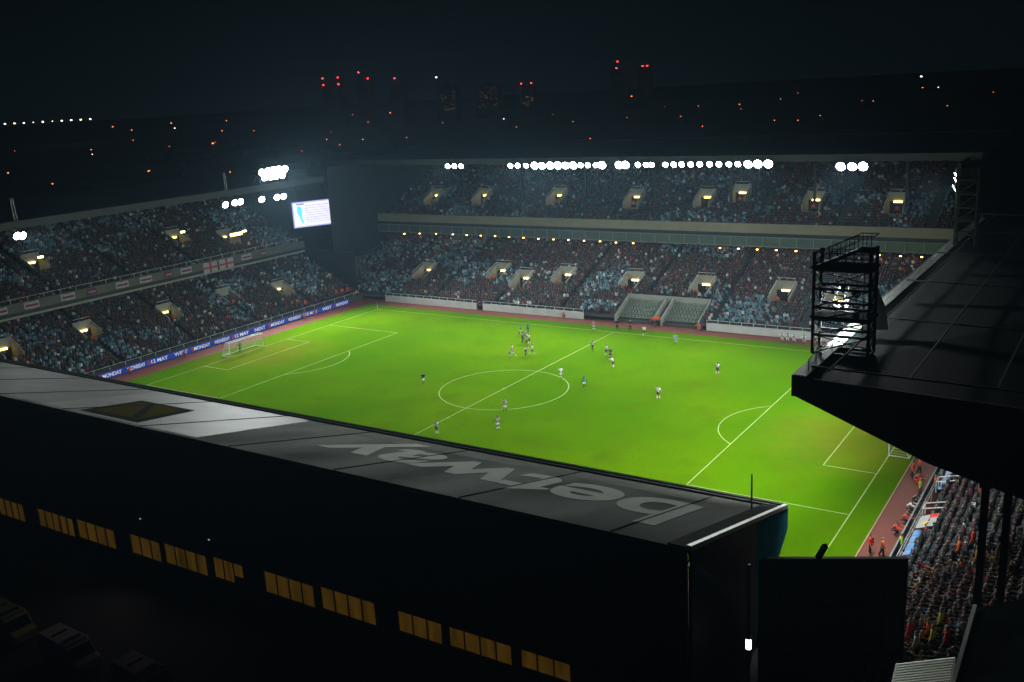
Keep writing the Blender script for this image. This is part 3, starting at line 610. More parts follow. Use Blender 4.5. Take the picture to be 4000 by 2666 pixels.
# ------------------------------------------------------------------ advertising boards behind the left goal
blue = mat('board_blue', (.02, .07, .50), .4, emit=(.02, .06, .45), es=.22)  # board colours given a weak glow of their own to read brighter
btx = mat('board_white', (.8, .85, .95), .5, emit=(.8, .85, 1), es=.3)
red = mat('shield_red', (.75, .10, .04), .5, var=.1)
words = ['MONDAY', 'WEDNESDAY', '12 MAY', 'WEST', 'MONDAY', 'WEDNESDAY', '12 MAY', 'NEXT', 'MONDAY', 'WEDNESDAY', '12 MAY', 'WEST', 'MONDAY', 'WEDNESDAY', '12 MAY', 'NEXT']
y = -22.0; L_ = (36.0+22.0)/13; wmesh = {}
shield_at = {0, 2, 4, 6, 8, 10, 12}
for k in range(13):
    wd_ = words[k]
    t = empty('advertising_board', (-61.9, y+L_/2, 0)); tag(t, 'blue pitchside board reading %s, %s from the left roof end' % (wd_, ORD[k]), 'advertising board', 'blue boards behind the left goal')
    b = MB(); b.box(-.1, .02, -L_/2+.02, L_/2-.02, 0, 1.0); b.build('panel', blue, t)
    if wd_ not in wmesh: mm = text_mesh(wd_, .82, .01, .02); mm.materials.append(btx); wmesh[wd_] = mm
    mm = wmesh[wd_]; o = link('lettering', mm, t); ww = max(v.co.x for v in mm.vertices)-min(v.co.x for v in mm.vertices)
    s_ = min(1.25, (L_-1.0)/ww); o.matrix_local = Matrix(((0, 0, 1, .032), (s_, 0, 0, .15), (0, 1, 0, .5), (0, 0, 0, 1)))
    if k in shield_at:
        b = MB(); yy = -L_/2+.35; pp = [(.03, yy-.25, .85), (.03, yy+.25, .85), (.03, yy+.25, .4), (.03, yy, .12), (.03, yy-.25, .4)]; b.prism(pp, [(.05, q[1], q[2]) for q in pp]); b.build('shield', red, t)
    b = MB(); b.bar((-.12, -L_/2+.3, 0), (-.5, -L_/2+.3, 0), .06); b.bar((-.12, -L_/2+.3, .9), (-.5, -L_/2+.3, 0), .06); b.build('stand', steel, t)
    y += L_

# flags on the left balcony
fw_, fr_ = mat('flag_white', (.42, .42, .45), .8, var=.15, scale=2), mat('flag_red', (.45, .05, .08), .8, var=.1)
cl, bl = mat('flag_claret', (.22, .03, .06), .8), mat('flag_blue', (.16, .30, .42), .8)
def flag(y, wdt, h, label, kind, z=11.6, x=-77.9):
    t = empty('flag', (x, y, z)); tag(t, label, 'flag', 'flags hung on the left stand balcony')
    n_ = 10; vs = []
    for i in range(n_+1):
        for j in (0, 1): vs.append((.05*math.sin(i*1.3+y)+.06, -wdt/2+wdt*i/n_, -h*j+.04*math.sin(i*.9)))
    b = MB(); b.add(vs, [(2*i, 2*i+2, 2*i+3, 2*i+1) for i in range(n_)]); o = b.build('cloth', fw_ if kind != 'claret' else cl, t)
    md = o.modifiers.new('s', 'SOLIDIFY'); md.thickness = .02
    b = MB()
    if kind == 'cross': b.box(.13, .15, -wdt/2, wdt/2, -h*.6, -h*.42); b.box(.13, .15, -.12*h, .12*h, -h, 0)
    else:
        b.box(.13, .15, -wdt/2+.2, wdt/2-.2, -h*.68, -h*.36)
    b.build('cross' if kind == 'cross' else 'stripe', fr_ if kind == 'cross' else (bl if kind == 'claret' else cl), t)
flag(15.2, 3.4, 2.0, 'larger red cross flag on white, left of the balcony pair', 'cross')
flag(19.2, 3.6, 1.9, 'red cross flag on white, right of the balcony pair', 'cross')
fx = [(-26.5, 'white banner with claret stripe, nearest the left picture edge'), (-21.5, 'white banner, second from the left picture edge'), (-15, 'white banner under the yellow lamp of left stand'), (-10.5, 'claret banner with blue stripe beside two white banners'), (-4.5, 'white banner midway along the left balcony'), (.5, 'white banner, small, right of the midway one'), (5.5, 'claret banner with blue stripe close to cross flags'), (9.5, 'white banner just left of the red cross flags'), (24.5, 'white banner just right of the red cross flags'), (29, 'claret banner at the screen end of balcony')]
for k, (yy, lb) in enumerate(fx): flag(yy, 2.6 if k % 3 else 1.8, 1.1, lb, 'claret' if 'claret banner' in lb else 'white')

# ------------------------------------------------------------------ people
skin = mat('skin', (.32, .20, .15), .6, var=.1); skin2 = mat('dark_skin', (.12, .06, .04), .6, var=.1)
def skin_mesh(verts, rads, edges, roots=(0,), sub=1, mats=()):
    me = bpy.data.meshes.new('k'); me.from_pydata(verts, edges, []); o = bpy.data.objects.new('k', me); COL.objects.link(o)
    s = o.modifiers.new('s', 'SKIN')
    for i, r in enumerate(rads):
        sv = me.skin_vertices[0].data[i]; sv.radius = (r, r) if not isinstance(r, tuple) else r
        sv.use_root = i in roots
    if sub: q = o.modifiers.new('b', 'SUBSURF'); q.levels = sub; q.render_levels = sub
    dg = bpy.context.evaluated_depsgraph_get(); out = bpy.data.meshes.new_from_object(o.evaluated_get(dg))
    bpy.data.objects.remove(o); bpy.data.meshes.remove(me)
    for x in mats: out.materials.append(x)
    for p in out.polygons: p.use_smooth = True
    return out
class Pose:
    """forward is -y; angles in degrees"""
    def __init__(s, lean=3, th=(8, -8), kn=(5, 10), sh=(10, -10), ab=(12, 12), el=(20, 20), hip=None):
        a = R(lean); s.P = Vector((0, 0, 0)); J = {}
        def rot(v, ang): return Vector((v.x, v.y*math.cos(ang)-v.z*math.sin(ang), v.y*math.sin(ang)+v.z*math.cos(ang)))
        J['pel'] = Vector((0, 0, 0)); J['wst'] = rot(Vector((0, 0, .14)), a*.5); J['che'] = rot(Vector((0, 0, .38)), a); J['nek'] = rot(Vector((0, 0, .53)), a)
        J['hd0'] = J['nek']+rot(Vector((0, 0, .12)), a*.6); J['hd1'] = J['hd0']+rot(Vector((0, 0, .13)), a*.3)
        for i, sd in enumerate((-1, 1)):
            k = 'LR'[i]
            J['sh'+k] = rot(Vector((.19*sd, 0, .47)), a)
            ang = R(sh[i]); ua = Vector((math.sin(R(ab[i]))*sd, -math.sin(ang), -math.cos(ang)*math.cos(R(ab[i])))).normalized()
            J['el'+k] = J['sh'+k]+ua*.29
            e2 = ang+R(el[i]); fa = Vector((math.sin(R(ab[i]))*sd*.6, -math.sin(e2), -math.cos(e2)*math.cos(R(ab[i])))).normalized()
            J['wr'+k] = J['el'+k]+fa*.25; J['pa'+k] = J['wr'+k]+fa*.09; J['fa'+k] = fa
            t = R(th[i]); td = Vector((.03*sd, -math.sin(t), -math.cos(t))).normalized(); J['hp'+k] = Vector((.09*sd, 0, -.05))
            J['kn'+k] = J['hp'+k]+td*.43; t2 = t-R(kn[i]); sd2 = Vector((0, -math.sin(t2), -math.cos(t2))); J['an'+k] = J['kn'+k]+sd2*.41
            J['hl'+k] = J['an'+k]+Vector((0, .03, -.05)); J['to'+k] = J['an'+k]+Vector((.02*sd, -.17, -.06))
        low = min(J['toL'].z, J['toR'].z)-.03; dz = -low if hip is None else hip
        for q in J:
            if not q.startswith('fa'): J[q] = J[q]+Vector((0, 0, dz))
        s.J = J
    def chain(s, spec, root='pel'):
        names = list(spec); idx = {n_: i for i, n_ in enumerate(names)}; return names, idx
def body_mesh(p, sk):
    J = p.J; V = []; Rd = []; E_ = []
    def a(v, r, par=None):
        V.append(tuple(v)); Rd.append(r)
        if par is not None: E_.append((par, len(V)-1))
        return len(V)-1
    pel = a(J['pel'], (.13, .10)); w_ = a(J['wst'], (.13, .10), pel); ch = a(J['che'], (.155, .11), w_); nk = a(J['nek'], .06, ch); h0 = a(J['hd0'], (.075, .09), nk); a(J['hd1'], (.075, .085), h0)
    for i, k in enumerate('LR'):
        s1 = a(J['sh'+k], .062, ch); e1 = a(J['el'+k], .043, s1); w1 = a(J['wr'+k], .028, e1); pa = a(J['pa'+k], (.036, .02), w1)
        fa = J['fa'+k]; side = Vector((0, 1, 0)).cross(fa).normalized() if abs(fa.y) < .9 else Vector((1, 0, 0))
        cur = Vector((0, -.35, -.1))
        for q, ln_ in zip((-.032, -.011, .011, .032), (.06, .075, .07, .055)):
            b1 = J['pa'+k]+side*q+fa*.03; i1 = a(b1, .009, pa); i2 = a(b1+fa*ln_*.6, .009, i1); a(b1+fa*ln_*.6+(fa+cur).normalized()*ln_*.5, .008, i2)
        th_ = a(J['wr'+k]+side*.045+fa*.05, .010, w1); a(J['wr'+k]+side*.05+fa*.09, .009, th_)
        hp = a(J['hp'+k], .085, pel); kn = a(J['kn'+k], .058, hp); cf = a(J['kn'+k].lerp(J['an'+k], .3), .058, kn); an = a(J['an'+k], .038, cf); hl = a(J['hl'+k], .04, an); a(J['to'+k], .032, an)
    return skin_mesh(V, Rd, E_, (0,), 1, [sk])
def part_mesh(chains, m_, sub=1):
    """chains: list of lists (point, radius); first point of all chains in a group joined by index"""
    V = []; Rd = []; E_ = []; roots = []
    for grp in chains:
        base = None
        for ci, c in enumerate(grp):
            prev = None
            for pi, (v, r) in enumerate(c):
                if ci > 0 and pi == 0: prev = base[v]; continue
                V.append(tuple(v)); Rd.append(r); i = len(V)-1
                if prev is not None: E_.append((prev, i))
                if ci == 0:
                    if pi == 0: base = []; roots.append(i)
                    base.append(i)
                prev = i
    return skin_mesh(V, Rd, E_, tuple(roots), sub, [m_])
def garments(p, key):
    J = p.J; g_ = {}
    def torso(arm_end):
        main = [(J['pel']+Vector((0, 0, -.02)), (.15, .115)), (J['wst'], (.15, .115)), (J['che'], (.175, .125)), (J['nek'].lerp(J['che'], .35), (.11, .09))]
        arms = []
        for k in 'LR':
            c = [(2, 0), (J['sh'+k], .085), (J['sh'+k].lerp(J['el'+k], .75), .068)]
            if arm_end == 'long': c += [(J['el'+k], .06), (J['wr'+k], .045)]
            arms.append(c)
        return [[main]+arms]
    def legs(end):
        main = [(J['pel'], (.15, .115)), (J['pel']+Vector((0, 0, -.05)), (.14, .11))]; L = []
        for k in 'LR':
            c = [(1, 0), (J['hp'+k]+Vector((0, 0, -.03)), .105)]
            if end == 'short': c += [(J['hp'+k].lerp(J['kn'+k], .72), .10)]
            else: c += [(J['kn'+k], .075), (J['an'+k], .06)]
            L.append(c)
        return [[main]+L]
    if key == 'shirt': return torso('short')
    if key == 'jacket': return torso('long')
    if key == 'shorts': return legs('short')
    if key == 'trousers': return legs('long')
    if key == 'socks': return [[[(J['kn'+k].lerp(J['an'+k], .12), .064), (J['kn'+k].lerp(J['an'+k], .35), .066), (J['an'+k], .046)]] for k in 'LR']
    if key == 'boots': return [[[(J['hl'+k], .052), (J['an'+k].lerp(J['to'+k], .5)+Vector((0, 0, -.02)), .05), (J['to'+k], .042)]] for k in 'LR']
    if key == 'hair': return [[[(J['hd0'].lerp(J['hd1'], .45)+Vector((0, .035, 0)), (.078, .075)), (J['hd1']+Vector((0, .02, .02)), (.08, .085))]]]
POSES = {
 'stand': Pose(), 'stride': Pose(6, (28, -22), (12, 30), (-25, 25), (14, 14), (30, 40)), 'run': Pose(14, (48, -30), (40, 70), (-40, 40), (12, 12), (80, 80)),
 'wide': Pose(2, (10, -4), (4, 4), (0, 5), (35, 35), (10, 10)), 'bend': Pose(48, (12, -4), (20, 12), (60, 50), (14, 14), (15, 20)),
 'crouch': Pose(30, (95, 60), (130, 110), (60, 60), (14, 14), (50, 50)), 'sit': Pose(6, (86, 84), (82, 84), (28, 26), (14, 14), (62, 66)),
 'sit_clap': Pose(12, (84, 86), (84, 82), (52, 50), (16, 16), (80, 84)), 'sit_arm': Pose(2, (86, 84), (82, 84), (20, 150), (18, 22), (50, 20)), 'hips': Pose(2, (4, -6), (2, 6), (-15, -15), (40, 40), (75, 75)),
 'seated_ground': Pose(10, (80, 96), (60, 90), (30, 30), (20, 20), (40, 40)),
}
PM = {}
def pmesh(pose, key):
    if (pose, key) not in PM:
        PM[(pose, key)] = body_mesh(POSES[pose], skin) if key == 'body' else part_mesh(garments(POSES[pose], key), MATS['white_paint'])
    return PM[(pose, key)]
CM = {}
def cm(name, col, **k):
    if name not in CM: CM[name] = mat('cloth_'+name, col, .85, var=.12, scale=4, **k)
    return CM[name]
def setm(o, m_): o.material_slots[0].link = 'OBJECT'; o.material_slots[0].material = m_
def person(loc, rz, pose, outfit, label, group=None, cat='person', sk=None, scale=1.0):
    """outfit: list of (garment, name, material)"""
    o = link('person', pmesh(pose, 'body'), None, loc); o.rotation_euler[2] = rz; o.scale = scale if isinstance(scale, tuple) else (scale,)*3; tag(o, label, cat, group)
    if isinstance(scale, tuple): o.scale = scale
    if sk: setm(o, sk)
    for key, m_ in outfit:
        c = link(key, pmesh(pose, key), o); setm(c, m_)
    return o
WH = cm('white', (.75, .76, .78)); NV = cm('navy', (.02, .025, .06)); BK = cm('black', (.012, .012, .014)); OR = cm('orange', (.95, .13, .02)); RD = cm('red', (.75, .03, .02)); HV = cm('hi_vis', (.55, .85, .02))
TL = cm('teal', (.03, .35, .25)); GNc = cm('green', (.02, .45, .12)); GY = cm('grey', (.25, .26, .28)); HB = cm('hair_dark', (.02, .014, .01)); HBl = cm('hair_fair', (.42, .32, .20)); HG = cm('hair_grey', (.50, .49, .47))
OB = cm('boot_orange', (.8, .25, .05)); DG = cm('dark_green', (.03, .08, .03)); PK = cm('pink', (.65, .25, .30)); BL = cm('light_blue', (.20, .42, .62)); YL = cm('yellow', (.75, .5, .05)); CL = cm('claret', (.16, .015, .035)); BR = cm('brown', (.10, .06, .035)); KH = cm('khaki', (.16, .15, .10)); DK = cm('charcoal', (.03, .032, .036))
def stripes():
    ma = bpy.data.materials.new('striped_shirt'); ma.use_nodes = True; t = ma.node_tree; b = t.nodes['Principled BSDF']; b.inputs['Roughness'].default_value = .85
    co = t.nodes.new('ShaderNodeTexCoord'); sx = t.nodes.new('ShaderNodeSeparateXYZ'); t.links.new(co.outputs['Object'], sx.inputs[0])
    m1 = t.nodes.new('ShaderNodeMath'); m1.operation = 'MULTIPLY'; m1.inputs[1].default_value = 11; t.links.new(sx.outputs['X'], m1.inputs[0])
    m2 = t.nodes.new('ShaderNodeMath'); m2.operation = 'FRACT'; t.links.new(m1.outputs[0], m2.inputs[0]); m3 = t.nodes.new('ShaderNodeMath'); m3.operation = 'GREATER_THAN'; m3.inputs[1].default_value = .5; t.links.new(m2.outputs[0], m3.inputs[0])
    mx = t.nodes.new('ShaderNodeMix'); mx.data_type = 'RGBA'; mx.inputs['A'].default_value = (.02, .02, .02, 1); mx.inputs['B'].default_value = (.7, .7, .72, 1); t.links.new(m3.outputs[0], mx.inputs['Factor']); t.links.new(mx.outputs['Result'], b.inputs['Base Color']); return ma
ST = stripes()
def kit(sh, so, sk_, bo=BK, ha=HB): return [('shirt', sh), ('shorts', so), ('socks', sk_), ('boots', bo), ('hair', ha)]
def suit(ja, tr, ha=HB): return [('jacket', ja), ('trousers', tr), ('boots', BK), ('hair', ha)]
white_kit = kit(WH, NV, WH, OB); str_kit = kit(ST, BK, BK)
PL = [((2.5, -18.9), 2.9, 'hips', white_kit, 'player in white shirt and navy shorts standing where the halfway line meets the near roof'),
 ((8.6, -14.4), .6, 'wide', kit(ST, WH, WH), 'striped-shirt player with pale socks nearest the camera right of the halfway line'),
 ((5.7, -8.4), .2, 'stand', kit(ST, WH, BK), 'player in dark striped shirt standing on the near edge of centre circle'),
 ((-12.1, -2.9), 1.2, 'stride', kit(BK, WH, BK), 'lone player in dark shirt left of the centre circle'),
 ((5.1, 7.3), -2.2, 'stride', kit(WH, WH, WH), 'player in all white jogging inside the far right of centre circle'),
 ((10.4, 4.6), .4, 'stand', kit(TL, WH, BK, OB), 'player in teal-green shirt with orange boots right of centre circle'),
 ((21.7, 4.3), 3.0, 'wide', white_kit, 'white-shirted player alone midway between circle and right penalty arc'),
 ((9.6, 15.0), -2.0, 'bend', kit(WH, NV, WH, OB), 'white-shirted player bending forward beyond the centre circle'),
 ((5.6, 20.5), 2.7, 'wide', white_kit, 'white-shirted player with elbows out near the halfway line far side'),
 ((7.1, 19.0), .3, 'stand', kit(DG, BK, BK), 'figure in dark green, likely the referee, between two white players'),
 ((2.3, 22.2), 1.0, 'stride', str_kit, 'striped-shirt player beside the halfway line on the far side'),
 ((24.8, 17.7), 2.6, 'stand', white_kit, 'rightmost white-shirted player, alone on the far right of the grass'),
 ((5.9, 33.6), .2, 'stride', kit(WH, BK, WH), 'pale-shirted man on the far touchline right of the halfway line'),
 ((-3.7, 33.9), -.4, 'stand', kit(PK, WH, WH), 'faint pink-shirted figure on the far touchline left of halfway line'),
 ((12.3, 31.7), .5, 'seated_ground', kit(BL, WH, WH), 'player in light blue sitting on the grass near far touchline'),
 ((-54.1, -.1), -1.6, 'wide', kit(GNc, GNc, GNc), 'goalkeeper in bright green on the line of the left goal'),
 ((-11.2, 22.7), 1.3, 'stand', str_kit, 'striped player at the left edge of the far cluster of players'),
 ((-11.5, 24.3), -.6, 'stride', str_kit, 'striped player behind the left edge of the far cluster'),
 ((-9.4, 22.0), 2.4, 'stand', white_kit, 'white-shirted player at the right edge of the far cluster'),
 ((-10.3, 22.6), 1.9, 'stand', kit(WH, WH, BK), 'white-shirted player squeezed mid-cluster between striped ones'),
 ((-13.8, 28.6), .7, 'stand', kit(TL, BK, BK), 'teal-shirted figure farthest back behind the player cluster'),
 ((-14.2, 27.0), -.9, 'stride', kit(TL, WH, BK), 'teal-shirted figure just behind the player cluster'),
 ((-6.3, 15.9), 1.1, 'bend', kit(WH, NV, BK), 'white-shirted player leaning forward in front of the cluster'),
 ((-5.5, 16.6), 2.2, 'stride', white_kit, 'white-shirted player walking in front of the cluster'),
 ((-7.8, 14.4), -.7, 'stride', kit(PK, WH, WH, OB), 'pinkish-shirted player running apart at the left of cluster'),
 ((-8.6, 15.4), 2.0, 'stride', kit(WH, WH, BK), 'white-shirted player close behind the pinkish-shirted one'),
 ((-.2, 35.8), .1, 'wide', suit(BK, BK), 'dark tracksuited person standing on red track left of two at halfway'),
 ((2.1, 36.2), -.2, 'wide', suit(NV, BK), 'dark tracksuited person standing on red track right of two at halfway')]
for (x, y), rz, po, kt, lb in PL: person((x, y, 0), rz, po, kt, lb, 'people on and beside the pitch', sk=skin2 if random.random() < .25 else None, scale=(1.18, 1.18, 1.05))
# stewards
SW = [((56.3, -7.4, 0), 1.8, 'stand', OR, BK, 'steward in orange jacket on right track, farthest from the camera'),
 ((55.9, -8.9, 0), 1.3, 'stand', OR, NV, 'orange-jacketed steward on right track, second from the far end'),
 ((56.4, -10.4, 0), 1.5, 'crouch', RD, RD, 'person in all red crouching on the right track'),
 ((58.6, -11.9, .2), -1.4, 'wide', OR, BK, 'broad steward in orange behind the boards beside the yellow jacket'),
 ((57.4, -12.9, 0), -1.6, 'stand', HV, DG, 'officer in yellow jacket at the boards beside the orange steward'),
 ((57.2, -20.2, 0), 1.5, 'crouch', RD, BK, 'red-jacketed person crouching at the boards between white coat and dark one'),
 ((56.9, -22.7, 0), 1.4, 'crouch', RD, NV, 'red-jacketed person with dark legs crouching nearer the camera'),
 ((58.3, -26.0, .1), -1.5, 'stand', HV, BK, 'officer in yellow jacket seen from behind at near end of boards'),
 ((56.0, -27.2, 0), 1.2, 'stand', RD, BK, 'red and black clad steward on track at the near corner'),
 ((57.0, -27.3, 0), 1.8, 'stand', OR, BK, 'orange-jacketed steward on track at the near corner'),
 ((57.1, -17.4, 0), 1.5, 'crouch', WH, BK, 'person in white coat crouching against the right boards'),
 ((57.2, -15.6, 0), 1.5, 'crouch', NV, BK, 'photographer in dark clothes crouching against the right boards'),
 ((-60.7, -17.4, 0), 1.6, 'crouch', OR, RD, 'steward in orange crouching before the left boards near the roof end'),
 ((-61.0, -6.4, 0), 1.6, 'crouch', PK, RD, 'pink-clad steward crouching before the left boards'),
 ((-64.1, 25.9, 1.0), 1.6, 'stand', OR, BK, 'orange steward standing behind the boards at left corner aisle'),
 ((-65.4, 25.0, 1.4), 1.6, 'stand', OR, BK, 'orange steward one step behind another at left corner aisle'),
 ((-61.1, 22.0, 0), 1.6, 'crouch', PK, PK, 'pink-clad figure at the left boards beyond the goal'),
 ((-61.0, 24.9, 0), 1.6, 'crouch', RD, PK, 'red-clad figure at the left boards beyond the goal'),
 ((-64.9, 35.6, 1.2), 1.4, 'stand', RD, BK, 'leftmost of red stewards bunched in the far left corner'),
 ((-64.4, 36.9, 1.2), 1.3, 'stand', OR, BK, 'second of the stewards bunched in the far left corner'),
 ((-64.0, 38.1, 1.2), 1.2, 'stand', RD, BK, 'third of the stewards bunched in the far left corner'),
 ((-63.6, 40.3, .2), 1.0, 'stand', OR, BK, 'rightmost of the stewards in the far left corner')]
for k, (x, v, z) in enumerate([(-29.3, 71.9, 3.4), (-15.7, 71.6, 3.4), (.1, 71.0, 3.2), (13.9, 71, 3.3)]):
    SW.append(((-v, x, z), 1.6, 'stand', OR, BK, '%s orange steward from left in left stand exits' % ORD[k]))
for k, (u, v) in enumerate(V1):
    if k != 2: SW.append(((u-.5, v+1.0, 1.2+(v-41)*FS-.7), 0, 'stand', OR, BK, 'orange steward in the %s pale exit box from left, far lower tier' % ORD[k]))
for k, (u, v) in enumerate(V2):
    if k not in (1, 4): SW.append(((u+.4, v+.8, 15+(v-60)*.46-1.0), 0, 'stand', OR, BK, 'orange steward in the %s exit from left, far upper tier' % ORD[k]))
SW += [((5.0, 41.0, 0), 0, 'stand', OR, BK, 'left steward in orange at the gap of the white enclosure'), ((4.6, 40.3, 0), .3, 'wide', OR, BK, 'second orange steward before the gap of the white enclosure'), ((12.9, 40.2, 0), 0, 'crouch', OR, RD, 'orange-clad person crouching right of the white enclosure'),
       ((13.9, 43.1, 1.6), 0, 'sit', RD, BK, 'red-jacketed person seated right of the white enclosure'), ((-13, 40.0, 0), 0, 'crouch', OR, BK, 'steward in orange crouching by the far wall left of the enclosure'), ((-32.3, 40.6, 0), 0, 'stand', CL, BK, 'claret-jacketed steward in the gap of the far white wall'), ((-57.5, 41.2, 0), 0, 'stand', BK, BK, 'dark figure by the far left corner wall')]
for k, (x, y) in enumerate([(27.5, 38.6), (28.4, 38.6), (29.4, 38.6), (31.0, 38.5), (33.0, 38.5), (35.6, 38.4), (37.2, 38.3)]):
    SW.append(((x, y, 0), 0, 'crouch', WH, WH, '%s from left of white-clad figures crouching along far wall' % ORD[k]))
for (p_, rz, po, ja, tr, lb) in SW: person(p_, rz, po, suit(ja, tr, random.choice((HB, HB, HBl))), lb, 'stewards and helpers round the ground', scale=(1.35, 1.35, 1.04))

# ------------------------------------------------------------------ spectators: 300 nearest as persons, the rest as one crowd
def seats():
    out = []
    for side, lst in seatrows.items():
        if side == 'near': continue
        f = T(side)
        for (nm, u0, u1, v0, z0, n_, tr, ri, holes_) in lst:
            for k in range(n_):
                v = v0+k*tr+.35; z = z0+k*ri; u = u0+.4; i = 0
                while u < u1-.4:
                    blk = (u-u0) % 14.6
                    if blk > 1.2 and not any(h[0]-.1 < u < h[1]+.1 and h[2]-.3 < v < h[3]+.5 for h in holes_):
                        out.append((side, nm, u, v, z, k))
                    u += .52; i += 1
    return out
S = seats()
face = {'far': 0.0, 'left': math.pi/2, 'right': -math.pi/2}
camp = np.array(m.translation)
pts = np.array([T(s[0])(s[2], s[3], s[4]) for s in S]); sides = np.array([s[0] for s in S])
occ = rng.random(len(S)) < .965
occ &= ~((sides == 'right') & (pts[:, 0] > 79))
dist_ = np.linalg.norm(pts-camp, axis=1)
# visible part of the right block: between the boundary wall and the wedge gable
RRn, UUn, Fn = np.array(RR), np.array(UU), np.array(fw)
rel = pts+np.array([0, 0, .9])-camp; zc = rel@Fn; px = 2000+3730.11*(rel@RRn)/zc; py = 1333-3730.11*(rel@UUn)/zc
vis = (sides == 'right') & (px > 3470) & (px < 4010) & (py < 2640) & (py > 1800+(px-3640)*.35)
vis &= ~((px < 3540) & (py > 2172))
aisle_y = pts[:, 1]
cand = np.where(vis & occ)[0]; cand = cand[np.argsort(dist_[cand])]
# keep the 300 largest
ind = cand[:300]
cols = [('dark coat', DK, .34), ('black coat', BK, .2), ('brown coat', BR, .08), ('khaki jacket', KH, .08), ('grey jacket', GY, .07), ('white shirt', WH, .05), ('claret top', CL, .07), ('light blue shirt', BL, .05), ('red top', RD, .025), ('orange jacket', OR, .02), ('pink shirt', PK, .02), ('yellow top', YL, .015)]
cw_ = np.array([c[2] for c in cols]); cw_ /= cw_.sum()
hairs = [(HB, 'dark-haired'), (HBl, 'fair-haired'), (HG, 'grey-haired')]
poses_ = [('sit', 'sitting'), ('sit_clap', 'with hands forward'), ('sit_arm', 'with one arm raised'), ('stand', 'standing')]
thirds = np.quantile(pts[ind, 1], [.2, .4, .6, .8]); vq = np.quantile(pts[ind, 0], [.33, .66])
for i in ind:
    c = cols[rng.choice(len(cols), p=cw_)]; h_ = hairs[rng.choice(3, p=[.45, .27, .28])]; p_ = poses_[rng.choice(4, p=[.86, .09, .01, .04])]
    x, y, z = pts[i]; hz = ['nearest to', 'close to', 'midway from', 'further from', 'farthest from'][int(np.searchsorted(thirds, y))]; rw = ['front', 'middle', 'back'][int(np.searchsorted(vq, x))]
    seat = p_[0] != 'stand'; po = POSES[p_[0]]
    zz = z+.48-(POSES[p_[0]].J['pel'].z)+.0 if seat else z
    person((x+(.1 if seat else 0)+rng.normal(0, .07), y+rng.normal(0, .1), zz), -math.pi/2+rng.normal(0, .25), p_[0], [('jacket', c[1]), ('trousers', BK if rng.random() < .6 else NV), ('hair', h_[0])],
           '%s, %s, %s, %s rows of right block, %s camera' % (h_[1], c[0], p_[1], rw, hz), 'spectators in the near right block', cat='spectator', sk=skin2 if rng.random() < .15 else None, scale=1.14)
rest = occ.copy(); rest[ind] = False
rest &= ~((sides == 'right') & ~((px > 3300) & (px < 4100)))
idx = np.where(rest)[0]; N = len(idx)
P = pts[idx]; fa_ = np.array([face[s] for s in sides[idx]])+rng.normal(0, .3, N)
# low spectator shape: seated legs, torso, arms, head (forward -y)
tv = []; tf = []; tk = []
def tadd(vs, fs, kind):
    o_ = len(tv); tv.extend(vs); tf.extend([tuple(i+o_ for i in f_) for f_ in fs]); tk.extend([kind]*len(vs))
def tbox(a, b_, kind):
    tadd([*a, *b_], [(0, 1, 5, 4), (1, 2, 6, 5), (2, 3, 7, 6), (3, 0, 4, 7), (4, 5, 6, 7)], kind)
tbox([(-.19, -.1, .45), (.19, -.1, .45), (.19, .14, .45), (-.19, .14, .45)], [(-.23, -.12, .98), (.23, -.12, .98), (.15, .1, 1.02), (-.15, .1, 1.02)], 0)
tbox([(-.18, -.5, .05), (.18, -.5, .05), (.18, .1, .3), (-.18, .1, .3)], [(-.17, -.48, .5), (.17, -.48, .5), (.18, .1, .56), (-.18, .1, .56)], 1)
hc = (0, -.03, 1.17); hr = .115
oc = [(hc[0]+hr*x_, hc[1]+hr*y_, hc[2]+hr*1.15*z_) for x_, y_, z_ in ((1, 0, 0), (.5, -.87, 0), (-.5, -.87, 0), (-1, 0, 0), (-.5, .87, 0), (.5, .87, 0), (0, 0, 1), (0, 0, -1))]
tadd(oc, [(i, (i+1) % 6, 6) for i in range(6)]+[((i+1) % 6, i, 7) for i in range(6)], 2)
tv = np.array(tv); tk = np.array(tk); nv = len(tv)
ca, sa = np.cos(fa_), np.sin(fa_); scl = rng.normal(1, .06, N); up = (rng.random(N) < .06)*.35
X = tv[None, :, 0]*scl[:, None]*1.05; Y = tv[None, :, 1]*scl[:, None]; Z = tv[None, :, 2]*scl[:, None]+up[:, None]
VX = np.stack([X*ca[:, None]-Y*sa[:, None]+P[:, None, 0]+rng.normal(0, .05, N)[:, None], X*sa[:, None]+Y*ca[:, None]+P[:, None, 1]+rng.normal(0, .05, N)[:, None], Z+P[:, None, 2]], -1).reshape(-1, 3)
